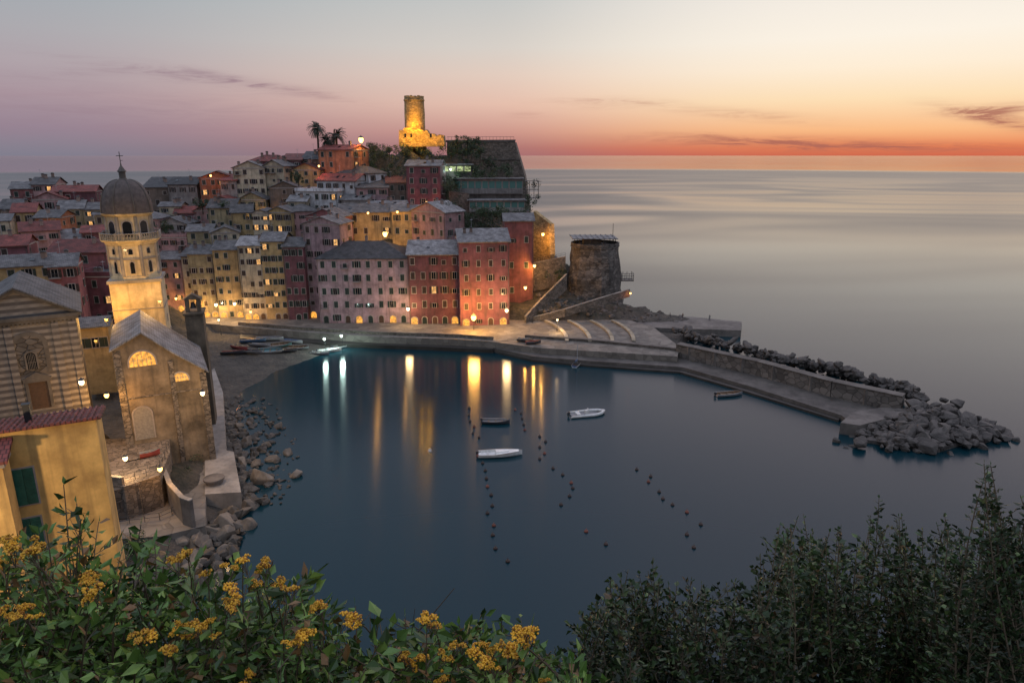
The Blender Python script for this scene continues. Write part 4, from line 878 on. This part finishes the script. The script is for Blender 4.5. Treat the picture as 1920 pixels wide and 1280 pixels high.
def boat(px,py,z,Ln,rz,c1,c2,lab,tilt=0,outb=True,inflat=False,cover=False,mast=False,name='rowing_boat'):
    T=thing(name,lab,'boat',lev(px,py,z)+Vector((0,0,-.12 if z<.3 else .1)),math.radians(rz)); T.rotation_euler=(math.radians(tilt),0,math.radians(rz)); B=Ln*.36; Hh=.68
    if inflat:
        g=MB(); pts=[(-Ln/2,-B/2,.35),(Ln*.2,-B/2,.38),(Ln*.38,-B*.33,.45),(Ln/2,0,.55),(Ln*.38,B*.33,.45),(Ln*.2,B/2,.38),(-Ln/2,B/2,.35)]
        g.tube(pts,[.18,.3,.3,.28,.3,.3,.18],10); make('inflatable_tube',g,[Mp[c1]],T,smooth=True)
        g=MB(); g.prism([(-Ln*.45,-B*.42),(Ln*.2,-B*.42),(Ln*.4,0),(Ln*.2,B*.42),(-Ln*.45,B*.42)],.05,.28); make('floor',g,[Mp['grey']],T)
        g=MB(); g.box(-.3,.35,-.35,.35,.28,1.0); g.box(.2,.3,-.35,.35,1.0,1.25); make('console',g,[Mp[c2]],T)
        g=MB(); g.box(-Ln*.3,-Ln*.2,-.7,.7,.28,.6); make('seat',g,[Mp['white']],T)
    else:
        put('hull',hullmesh(Ln,B,Hh,Mp[c1],Mp[c2],Mp['wood' if c1=='white' else 'dull']),T)
        for x in(-.28,-.02,.22):
            g=MB(); g.box(-.13,.13,-B*.42*(1 if x<.1 else .85),B*.42*(1 if x<.1 else .85),.42,.47); make('thwart',g,[Mp['wood' if c2!='white' else 'white']],T,(x*Ln,0,0))
        if cover:
            g=MB(); g.slab([(-Ln*.1,-B*.42,.7),(Ln*.42,-B*.15,.85),(Ln*.42,B*.15,.85),(-Ln*.1,B*.42,.7)],.06); g.slab([(-Ln*.1,-B*.2,.9),(Ln*.2,-B*.12,.95),(Ln*.2,B*.12,.95),(-Ln*.1,B*.2,.9)],.25); make('foredeck',g,[Mp[c1]],T)
    if outb:
        g=MB(); g.box(-.22,.18,-.16,.16,.55,.98); g.box(-.12,.05,-.07,.07,-.2,.55); g.box(.15,.5,-.03,.03,.8,.86); make('outboard_motor',g,[Mp['dark']],T,(-Ln/2-.1,0,0))
    if mast:
        g=MB(); g.tube([(0,0,.3),(0,0,5)],.06,5); g.tube([(0,0,1.2),(-1.8,0,1.25)],.06,5); make('mast',g,[M_cable],T)
        g=MB(); g.tube([(-.1,0,1.33),(-1.7,0,1.38)],.2,6); make('furled_sail',g,[Mp['blue']],T)
boat(1100,777,0,6.6,14,'white','white','white inflatable motorboat moored on calm harbour water',inflat=True,name='inflatable_boat')
boat(938,853,0,6.9,6,'white','white','white open boat moored in harbour near buoys',cover=True)
boat(930,793,0,4.8,-4,'dark','grey','small dark open boat moored in harbour')
boat(1367,741,0,5.6,12,'grey','wood','small grey open boat beside breakwater quay')
boat(1082,684,0,4.6,70,'white','blue','small white sailing dinghy with blue furled sail',mast=True,outb=False,name='sailing_dinghy')
bb=[(505,638,7,5,'dull','grey'),(548,643,6,-20,'dull','blue'),(470,662,5.5,-8,'grey','dark'),(508,661,6,6,'dull','tealp'),(536,661,5,12,'dark','wood'),(475,642,6,14,'blue','dull'),(450,655,5,-30,'red','wood'),(488,650,5.5,-14,'grey','dull'),(525,650,5.5,25,'tealp','wood'),(436,664,5,10,'dark','red'),(560,655,5,0,'grey','wood')]
CNM={'dull':'faded white','tealp':'teal'}
for px,py,l_,rz,c1,c2 in bb: 
    p=lev(px,py,1.0); boat(px,py,max(.4,HZ(p.x,p.y)),l_,rz,c1,c2,f'{CNM.get(c1,c1)} open boat pulled up on dark beach',tilt=random.uniform(-14,14),outb=False)
boat(618,659,0,5.6,20,'white','white','white motorboat with deck light near beach',cover=True); boat(642,651,0,5,35,'white','grey','white open boat moored near beach'); boat(600,664,0,4.6,-10,'grey','dull','small grey open boat moored near beach',outb=False)
boat(985,641,2.5,4,-20,'dark','grey','dark small boat stored on harbour square',outb=False); boat(1000,645,2.5,3.6,10,'dark','red','dark small boat with red interior on quay',outb=False)
boat(282,856,6.6,2.4,30,'red','dull','small red boat on church terrace',outb=False)
bm_=MB(); bm_.lathe([(.05,-.25),(.2,-.15),(.27,0),(.22,.16),(.08,.26),(.05,.34)],10); 
bm_.tube([(.08*math.cos(a),0,.4+.08*math.sin(a)) for a in [i*math.pi/4 for i in range(9)]],.02,4)
BO=bm_.mesh('buoy',[surf('dark_buoy',(.06,.035,.03),.5,2,.2,0)],True); BR=BO.copy(); BR.materials.clear(); BR.materials.append(surf('orange_buoy',(.2,.06,.04),.5,2,.2,0))
by=[(880,765),(879,778),(881,790),(889,800),(887,812),(898,820),(900,845),(896,855),(905,868),(910,882),(912,897),(914,912),(921,928),(923,948),(914,962),(926,985),(924,1003),(929,1028),(952,1052),(966,768),(977,775),(979,785),(982,796),(984,806),(1012,818),(1023,828),(1012,838),(1021,850),(1012,860),(1037,878),(1055,890),(1071,905),(1074,915),(1068,930),(1052,946),(1099,996),(1136,1020),(1194,880),(1220,893),(1216,903),(1236,922),(1243,935),(1261,946),(1288,960),(1314,983),(1288,1002),(1301,1026),(1254,1118)]
for i,(px,py) in enumerate(by):
    o=put('mooring_buoy',BR if i%4==3 else BO,None,lev(px,py,.05),random.uniform(0,6)); tag(o,('faded orange' if i%4==3 else 'dark')+' round mooring buoy floating in harbour','buoy','mooring buoys')
o=put('mooring_buoy',BO.copy(),None,lev(806,845,.05)); o.data.materials.clear(); o.data.materials.append(Mp['white']); tag(o,'single white mooring buoy floating alone','buoy','mooring buoys')
# ---------- lamps ----------
def lamp(px,py,Y,e,col='w',arm=1,post=0,off=(0,-.7,-.4),name='wall_lamp',big=1.0,soft=.25):
    p=dep(px,py,Y); colr={'w':(1,.47,.09),'y':(1,.63,.28),'g':(.7,1,.9),'r':(1,.25,.06)}[col]
    T=thing('street_lamp' if post else name,('iron post street lamp' if post else 'iron bracket wall lamp')+' glowing warm over the village','lamp',p,0,group='village lamps')
    g=MB()
    if post: g.tube([(0,.5,-post),(0,.5,.6),(0,0,.75)],[.09,.05,.04],6)
    else: g.tube([(0,1.0,.2),(0,.4,.45),(0,0,.4)],.035,5)
    make('bracket',g,[M_iron],T)
    g=MB(); g.lathe([(.3*big,.3*big),(.26*big,.36*big),(.08,.5*big),(.05,.58*big)],8); make('lamp_shade',g,[M_iron],T)
    g=MB(); g.lathe([(.08*big,-.22*big),(.2*big,-.1*big),(.25*big,.08*big),(.22*big,.28*big)],10); make('lamp_glass',g,[{'w':M_bulb,'y':M_bulbw,'g':M_bulbg,'r':M_bulb}[col]],T,smooth=True)
    l=bpy.data.lights.new('lamp','POINT'); l.energy=e; l.color=colr; l.shadow_soft_size=soft
    lo=bpy.data.objects.new('lamp_light',l); COL.objects.link(lo); lo.parent=T; lo.location=off
lamp(888,597,166.5,7500,'w',post=4,off=(0,-1.2,1.6),big=2.6,soft=1.5,name='street_lamp')
lamp(950,583,168,2800,'y',off=(0,-1,1.4),big=1.7,soft=1.1)
lamp(765,580,171.5,1700,'y',off=(0,-1,.3),big=1.7,soft=1.0)
for a in [(1002,499,184.5,1800,'w'),(985,540,180,1300,'w'),
          (722,440,190,2200,'w'),(598,312,215,450,'r'),(800,380,203,500,'r'),(745,398,194,500,'w'),
          (440,570,176,1500,'y'),(405,572,178,1500,'y'),(470,585,175,600,'w'),(372,568,180,700,'w'),(330,560,184,800,'w'),(325,580,184,500,'y'),
          (380,738,85.5,1400,'y'),(153,718,74.5,2200,'y'),(200,742,84,1300,'w'),(1018,440,193,1500,'w'),(845,318,218,500,'g'),(500,395,206,250,'w'),(690,400,193,250,'w'),(395,330,214,350,'r'),(465,400,200,280,'w'),(340,425,200,280,'w'),(60,440,175,300,'w'),(235,860,77,700,'y'),(250,420,185,250,'w'),(130,500,165,250,'w'),(560,450,184,280,'w'),(300,880,76,350,'w'),(112,430,182,250,'w'),(430,460,186,220,'w')]:
    lamp(*a,big=2.6 if a[0]==722 else (1.6 if a[3]>1000 and a[2]>100 else 1.15))
lamp(677,264,222,1300,'w',post=6,name='street_lamp',big=3.0); lamp(410,600,166,700,'y',post=4); lamp(1045,600,165,700,'y',post=5,off=(0,-.8,-.6)); lamp(640,630,157,1500,'g',post=2.6,soft=.6,off=(0,-.5,.2),big=1.3); lamp(608,636,155,900,'g',post=2.6,soft=.6,off=(0,-.5,.2),big=1.2); lamp(1182,550,183,60,'r')
T=thing('street_lamp','iron post street lamp beside the yellow house','lamp',Vector((-27,19,22)),0,group='village lamps')
g=MB(); g.tube([(0,0,0),(0,0,7.6),(.4,.2,7.9)],[.09,.05,.04],6); make('bracket',g,[M_iron],T); g=MB(); g.lathe([(.08,7.5),(.2,7.6),(.2,7.85)],10,0,(.45,.25)); make('lamp_glass',g,[M_bulb],T)
l=bpy.data.lights.new('lamp','POINT'); l.energy=4400; l.color=(1,.72,.42); l.shadow_soft_size=.3; lo=bpy.data.objects.new('lamp_light',l); COL.objects.link(lo); lo.parent=T; lo.location=(.45,.25,7.1)
def flood(px,py,Y,e,col):
    T=thing('floodlight','small floodlight washing church wall from below','floodlight',dep(px,py,Y),0,group='church floodlights')
    g=MB(); g.box(-.25,.25,-.12,.12,-.2,.2); g.tube([(0,0,-.2),(0,0,-.7)],.04,4); make('housing',g,[M_iron],T)
    l=bpy.data.lights.new('flood','POINT'); l.energy=e; l.color=col; l.shadow_soft_size=.3; lo=bpy.data.objects.new('flood_lamp',l); COL.objects.link(lo); lo.parent=T; lo.location=(0,-.4,.4)
flood(200,600,105,2300,(1,.50,.09)); flood(300,566,107,1500,(1,.53,.13)); flood(180,640,108,800,(1,.5,.09)); flood(235,470,105,700,(1,.62,.25))
# ---------- palms, trees, scrub ----------
def leafmesh(name,items,mats,midx=None):
    n=len(items); V=[];Fc=[];mi=[]
    for i,(p,d,s,l,w) in enumerate(items):
        d=d.normalized(); s=s.normalized(); nrm=d.cross(s); up=nrm*(w*.35); q=p+d*(l*.45)+up; sw=s*w
        V+= [p[:],(q-sw)[:],(p+d*l)[:],(q+sw)[:]]
        Fc.append((i*4,i*4+1,i*4+2)); Fc.append((i*4,i*4+2,i*4+3))
        k=(midx[i] if midx else 0); mi+= [k,k]
    me=bpy.data.meshes.new(name); me.from_pydata(V,[],Fc)
    for m in mats: me.materials.append(m)
    me.polygons.foreach_set('material_index',mi); me.update(); return me
def rv(): return Vector((random.gauss(0,1),random.gauss(0,1),random.gauss(0,1))).normalized()
def leafmat(name,c,rough=.42):
    return surf(name,c,rough,6,.6,0)
ML=[leafmat('leaf_dark_green',(.03,.055,.02)),leafmat('leaf_mid_green',(.065,.11,.036)),leafmat('leaf_olive',(.13,.16,.055)),leafmat('leaf_dry',(.17,.095,.04))]
MLR=[leafmat('shrub_leaf_dark',(.018,.036,.012)),leafmat('shrub_leaf_mid',(.042,.08,.024)),leafmat('shrub_leaf_light',(.1,.15,.045)),leafmat('shrub_leaf_dry',(.16,.1,.045))]
MLL=[leafmat('bright_leaf_dark',(.035,.08,.016)),leafmat('bright_leaf_mid',(.1,.2,.035)),leafmat('bright_leaf_light',(.2,.32,.06)),leafmat('bright_leaf_dry',(.22,.12,.04))]
M_palm=surf('palm_frond',(.022,.035,.015),.5,4,.4,0)
M_bark=surf('bark',(.09,.065,.045),.9,3,.4,.5,15); M_stem=surf('green_stem',(.1,.075,.045),.7,5,.4,0)
def palm(px,py,Y,hpx,R,lab):
    p=dep(px,py,Y); T=thing('palm_tree',lab,'palm tree',p-Vector((0,0,hpx)))
    g=MB(); g.tube([(0,0,-3),(.1,0,hpx*.5),(.05,0,hpx)],[.4,.3,.38],8); make('trunk',g,[M_bark],T)
    it=[]
    for k in range(44):
        a=random.uniform(0,6.28); el=random.uniform(-.6,1.35); pos=Vector((0,0,hpx)); d=Vector((math.cos(a)*math.cos(el),math.sin(a)*math.cos(el),math.sin(el)))
        for s in range(16):
            pos=pos+d*R/16; d=(d+Vector((0,0,-.12))).normalized(); sd=d.cross(Vector((0,0,1))).normalized()
            for q in(-1,1): it.append((pos.copy(),(sd*q+d*.7+Vector((0,0,-.3))),d,R*.26*(1-s/24),.12))
    put('crown',leafmesh('crown',it,[M_palm]),T)
palm(594,240,228,6,3.8,'tall palm tree with spreading crown above village'); palm(630,256,228,3.5,4.3,'short bushy palm tree beside orange house'); palm(612,264,230,2,3,'low palm tree on the hilltop')
def tree(p,h,R,lab):
    T=thing('tree',lab,'tree',p); g=MB(); g.tube([(0,0,-1),(.1,.1,h*.5),(0,0,h*.9)],[.2,.14,.06],6)
    for k in range(5):
        a=k*1.3; g.tube([(0,0,h*.4),(math.cos(a)*R*.6,math.sin(a)*R*.6,h*.8)],[.09,.03],4)
    make('trunk',g,[M_bark],T); it=[];mi=[]
    for k in range(22):
        c=Vector((random.gauss(0,R*.45),random.gauss(0,R*.45),h*.65+random.gauss(0,h*.22))); s=random.uniform(.3,.6)*R*.6
        for j in range(45):
            d=rv(); it.append((c+d*s*random.random()**.4,rv(),rv(),.32,.13)); mi.append(random.choice([0,0,1]))
    put('crown',leafmesh('crown',it,ML,mi),T)
for px,py,Y in[(884,292,226),(866,296,228),(900,300,224),(846,298,226),(730,296,224),(700,292,228),(840,405,198),(870,415,198),(905,412,198),(940,410,197),(820,345,210),(760,296,226),(640,304,226),(655,430,195),(845,360,206),(310,440,194),(420,400,203),(560,350,212),(680,345,214),(205,400,200),(90,440,180),(230,440,185),(380,395,206),(876,276,231),(890,274,232),(858,280,231),(920,322,228),(950,326,228)]:
    tree(dep(px,py,Y),random.uniform(2.2,4.0),random.uniform(1.8,2.8),'dark rounded evergreen tree on terraced village hill')
it=[];mi=[]
def scrub(x0,x1,y0,y1,Y0,Y1,n):
    for _ in range(n):
        u=random.random(); p=dep(random.uniform(x0,x1),y0+(y1-y0)*u,Y1+(Y0-Y1)*u); s=random.uniform(.7,1.7)
        for j in range(75): it.append((p+rv()*s*random.random()**.4*1.0,rv(),rv(),.38,.16)); mi.append(random.choice([0,0,0,1]))
scrub(690,905,272,335,218,231,130); scrub(845,990,395,440,196,204,65); scrub(825,860,330,400,205,214,20); scrub(985,1010,330,420,204,212,14); scrub(1020,1060,500,560,186,192,10); scrub(890,975,318,332,218,226,14)
def scrubat(x0,x1,y0,y1,z,n):
    for _ in range(n):
        p=lev(random.uniform(x0,x1),random.uniform(y0,y1),z); s=random.uniform(.5,1.1)
        for j in range(110): it.append((p+rv()*s*random.random()**.4,rv(),rv(),.22,.09)); mi.append(random.choice([0,0,1]))
scrubat(320,385,855,900,3,10); scrubat(215,290,1000,1040,3,14)
o=put('hillside_scrub',leafmesh('hillside_scrub',it,ML,mi)); tag(o,'dark scrub covering terraced castle hill','scrub',kind='stuff')
# ---------- foreground plants ----------
def interp(tab,x):
    for (a,b),(c,d) in zip(tab[:-1],tab[1:]):
        if a<=x<=c: return b+(d-b)*(x-a)/(c-a)
    return tab[-1][1]
def plant(name,lab,cat,grp,hub,tips,leaf,lw,mats,wts,dens=1.0,flowers=(),tw=.5,bare=0):
    gz=fgz(hub.x,hub.y)-.5; T=thing(name,lab,cat,Vector((hub.x,hub.y,gz)),0,grp); O=T.location
    g=MB(); it=[];mi=[]; g.tube([Vector((0,0,0)),(hub-O)*.5+Vector((.04,.03,0)),hub-O],[.04,.03,.02],6)
    R=range(len(wts))
    for tip in tips:
        b=hub+Vector((random.gauss(0,.13),random.gauss(0,.1),random.gauss(0,.04))); mid=b.lerp(tip,.55)+Vector((random.gauss(0,.07),random.gauss(0,.07),random.gauss(0,.03)))
        g.tube([hub-O,b-O],[.012,.008],4)
        pts=[b*(1-t)**2+mid*(2*t*(1-t))+tip*t*t for t in [k/12 for k in range(13)]]
        g.tube([p-O for p in pts],[.0045*(1-k/14)+.0008 for k in range(13)],4)
        if random.random()<bare:
            for k in range(7,12):
                e=pts[k]+(rv()*.5+Vector((0,0,.6)))*.07; g.tube([pts[k]-O,e-O],[.0018,.0006],3)
            continue
        Lt=(tip-b).length; n=int(Lt/leaf*1.5*dens); lv=random.choice([.8,1,1.25])
        for k in range(n):
            t=.05+.95*(k+random.random())/n; t=min(t,1); p=b*(1-t)**2+mid*(2*t*(1-t))+tip*t*t; ax=((mid-b)*(1-t)+(tip-mid)*t).normalized()
            side=rv(); side=(side-ax*side.dot(ax)).normalized()
            if random.random()<.6 and t<.93:
                tl=random.uniform(1.5,5.5)*leaf*(1.35-t*.95); e=p+(side*.8+ax*tw)*tl; g.tube([p-O,e-O],[.0018,.0008],3); ed=(e-p).normalized()
                m=max(2,int(tl/leaf*2.4))
                for q in range(m):
                    it.append((p.lerp(e,(q+1)/m)-O,rv()*.8+ed,rv(),leaf*lv*random.uniform(.6,1.15),lw*lv*random.uniform(.7,1.15))); mi.append(random.choices(R,wts)[0])
            else: it.append((p-O,side+ax*.5+rv()*.3,rv(),leaf*lv*random.uniform(.6,1.2),lw*lv)); mi.append(random.choices(R,wts)[0])
        it.append((tip-O,(tip-mid),rv(),leaf*.7,lw*.7)); mi.append(1)
    make('stem',g,[M_stem],T); put('foliage',leafmesh('foliage',it,mats,mi),T)
    for p in flowers: 
        o=put('flower_head',random.choice(FL),T,p-O); s=random.uniform(.42,.78); o.scale=(s,s,s); o.rotation_euler=(random.uniform(-.5,.5)+.25,random.uniform(-.45,.45),random.uniform(0,6))
M_fl=surf('yellow_petals',(.88,.46,.035),.6,60,.4,0); M_fl2=surf('brown_old_petals',(.45,.19,.025),.7,60,.4,0)
def flowerhead(i):
    mb=MB(); rr=random.Random(i)
    lob=[(rr.uniform(-.022,.022),rr.uniform(-.022,.022),rr.uniform(-.006,.01)) for _ in range(6)]
    for k in range(90):
        lx,ly,lz=rr.choice(lob); a=rr.uniform(0,6.28); r=.016*math.sqrt(rr.random()); x,y=lx+r*math.cos(a),ly+r*math.sin(a); z=lz+.012*(1-(r/.016)**2)+rr.uniform(-.003,.003); s=rr.uniform(.003,.005)
        mb.lathe([(s*.4,z-s),(s,z-.2*s),(s*.8,z+s*.6),(s*.2,z+s)],5,0 if rr.random()<.8 else 1,(x,y))
    for lx,ly,lz in lob: mb.tube([(0,0,-.06),(lx*.5,ly*.5,-.03),(lx,ly,lz)],.0012,3,2)
    return mb.mesh('flower_head',[M_fl,M_fl2,M_stem])
FL=[flowerhead(i) for i in range(6)]
sr=[(1030,1255),(1060,1195),(1100,1145),(1150,1080),(1200,1075),(1240,1045),(1300,1095),(1340,1110),(1400,1095),(1450,1020),(1488,945),(1520,1000),(1560,1000),(1600,975),(1640,935),(1700,980),(1740,1010),(1780,955),(1815,1020),(1850,980),(1880,985),(1940,975)]
nb_=11
for k in range(nb_):
    x0=1040+k*82; tp=[]; tm=random.uniform(2.7,3.5)
    for j in range(30):
        px=x0+random.uniform(-45,127); s=interp(sr,max(1030,min(px,1939)))
        py=s+(random.uniform(-12,60) if j<12 else random.uniform(40,270)); tp.append(att(px,min(py,1275),tm+random.uniform(-.35,.35)))
    plant('evergreen_shrub','dark green leafy shrub on slope above harbour','shrub','shrubs on the viewpoint slope',att(x0+41,1400,tm),tp,.030,.0122,MLR,[4.5,4.5,1.8,.3],1.15,tw=.45)
plant('evergreen_shrub','tall dark feathery shrub shoot above the others','shrub','shrubs on the viewpoint slope',att(1885,1560,2.5),[att(1850+random.gauss(0,12),random.uniform(868,950),2.5+random.uniform(-.05,.05)) for _ in range(8)]+[att(1885+random.uniform(-30,50),random.uniform(930,1150),2.5) for _ in range(14)],.026,.0085,MLR,[8,3,.5,0],1.4)
sl=[(-60,1010),(10,975),(60,1020),(110,1010),(165,965),(205,1000),(260,1030),(310,1045),(345,1085),(420,1085),(460,1085),(530,1125),(570,1110),(640,1185),(700,1190),(780,1140),(830,1190),(900,1215),(960,1210),(1010,1245),(1080,1268)]
fl=[(160,1090),(20,1028),(45,1142),(352,1035),(390,1072),(455,1048),(485,1066),(520,1096),(445,1116),(590,1132),(665,1155),(395,1162),(330,1182),(265,1192),(320,1216),(560,1200),(470,1262),(800,1157),(785,1230),(850,1207),(905,1207),(920,1246),(830,1270),(970,1193),(1020,1277),(172,1108),(5,1050),(985,1200),(430,1125),(350,1190),(0,1140),(940,1215),(60,1030),(575,1190),(900,1225),(480,1090)]
for k in range(11):
    x0=-40+k*98; tp=[]; fh=[]; tm=random.uniform(2.15,2.5)
    for (fx,fy) in fl:
        if x0<=fx+1<x0+98:
            p=att(fx,fy+4,random.uniform(1.7,1.95)); tp.append(p-Vector((0,0,.01))); fh.append(p)
            for _ in range(random.choice([1,2,2,3])):
                q=p+Vector((random.gauss(0,.022),random.gauss(0,.022),random.gauss(-.006,.01))); fh.append(q)
    for j in range(23):
        px=x0+random.uniform(-45,140); s=interp(sl,max(-60,min(px,1079))); py=s+(random.gauss(0,30) if j<8 else random.uniform(35,250)); tp.append(att(px,min(py,1285),tm+random.uniform(-.5,.4)))
    plant('flowering_shrub','leafy shrub with clusters of small yellow flowers' if fh else 'leafy green shrub with small pointed leaves','flowering shrub','flowering shrubs on the viewpoint slope',att(x0+49,1390,tm),tp,.042,.0135,MLL,[4,5,3,.8],.8,fh,bare=.06)
g=MB(); g.tube([att(700,1290,2.1),att(770,1200,2.1),att(852,1102,2.1)],[.004,.003,.0012],5); g.tube([att(770,1200,2.1),att(778,1140,2.1)],[.002,.001],4)
o=make('dry_twig',g,[M_bark]); tag(o,'bare dry twig sticking out of flowering shrubs','twig')
# ---------- people on the pier ----------
def person(px,py,z,lab,ph,cols):
    m,nt,bs=newmat('clothed_person'); L=nt.links; tc=N(nt,'ShaderNodeTexCoord'); sp=N(nt,'ShaderNodeSeparateXYZ'); L.new(tc.outputs['Object'],sp.inputs[0])
    cr=N(nt,'ShaderNodeValToRGB'); cr.color_ramp.interpolation='CONSTANT'; e=cr.color_ramp.elements; e[0].color=(*cols[0],1); e[1].position=.5; e[1].color=(*cols[1],1); a=e.new(.82); a.color=(.35,.2,.14,1); a=e.new(.91); a.color=(.03,.02,.015,1)
    dv=N(nt,'ShaderNodeMath',operation='DIVIDE'); dv.inputs[1].default_value=1.8; L.new(sp.outputs[2],dv.inputs[0]); L.new(dv.outputs[0],cr.inputs[0]); L.new(cr.outputs[0],bs.inputs['Base Color'])
    v=[(0,0,.95,.14,.1),(0,0,1.2,.15,.1),(0,0,1.42,.13,.09),(0,0,1.5,.055,.055),(0,-.01,1.6,.085,.09),(0,0,1.7,.08,.09),(.19,0,1.4,.055,.055),(.25,ph,1.12,.045,.045),(.24,ph+.08,.87,.035,.035),(-.19,0,1.4,.055,.055),(-.25,-ph,1.12,.045,.045),(-.24,-ph-.05,.87,.035,.035),(.1,0,.88,.09,.09),(.11,-ph,.48,.065,.065),(.11,-ph*.5,.07,.045,.045),(.11,-ph*.5-.14,.03,.035,.03),(-.1,0,.88,.09,.09),(-.11,ph,.48,.065,.065),(-.11,ph,.07,.045,.045),(-.11,ph-.14,.03,.035,.03)]
    ed=[(0,1),(1,2),(2,3),(3,4),(4,5),(2,6),(6,7),(7,8),(2,9),(9,10),(10,11),(0,12),(12,13),(13,14),(14,15),(0,16),(16,17),(17,18),(18,19)]
    me=bpy.data.meshes.new('person'); me.from_pydata([q[:3] for q in v],ed,[]); me.materials.append(m); o=put('person',me,None,lev(px,py,z),random.uniform(0,6))
    md=o.modifiers.new('Skin','SKIN'); 
    for i,q in enumerate(v): me.skin_vertices[0].data[i].radius=(q[3],q[4])
    me.skin_vertices[0].data[0].use_root=True
    s=o.modifiers.new('Sub','SUBSURF'); s.levels=1; s.render_levels=1; tag(o,lab,'person')
for q in[(1256,597,1.8,'person in dark jacket standing on pier',.02,((.03,.03,.04),(.05,.05,.07))),(1280,598,1.8,'person in brown coat walking on pier',.12,((.02,.02,.03),(.12,.07,.05))),(1330,601,1.8,'person in grey top standing at pier end',.03,((.03,.03,.05),(.2,.2,.2)))]:
    try: person(*q)
    except Exception as ex: print('person',ex)
# ---------- camera ----------
cd=bpy.data.cameras.new('Camera'); cam=bpy.data.objects.new('Camera',cd); COL.objects.link(cam); cam.location=(0,0,CAMZ); cam.rotation_euler=(math.pi/2-PITCH,0,0)
cd.lens=24; cd.sensor_width=36; cd.clip_start=.05; cd.clip_end=200000; scene.camera=cam
scene.view_settings.view_transform='Standard'; scene.view_settings.look='None'; scene.view_settings.exposure=0
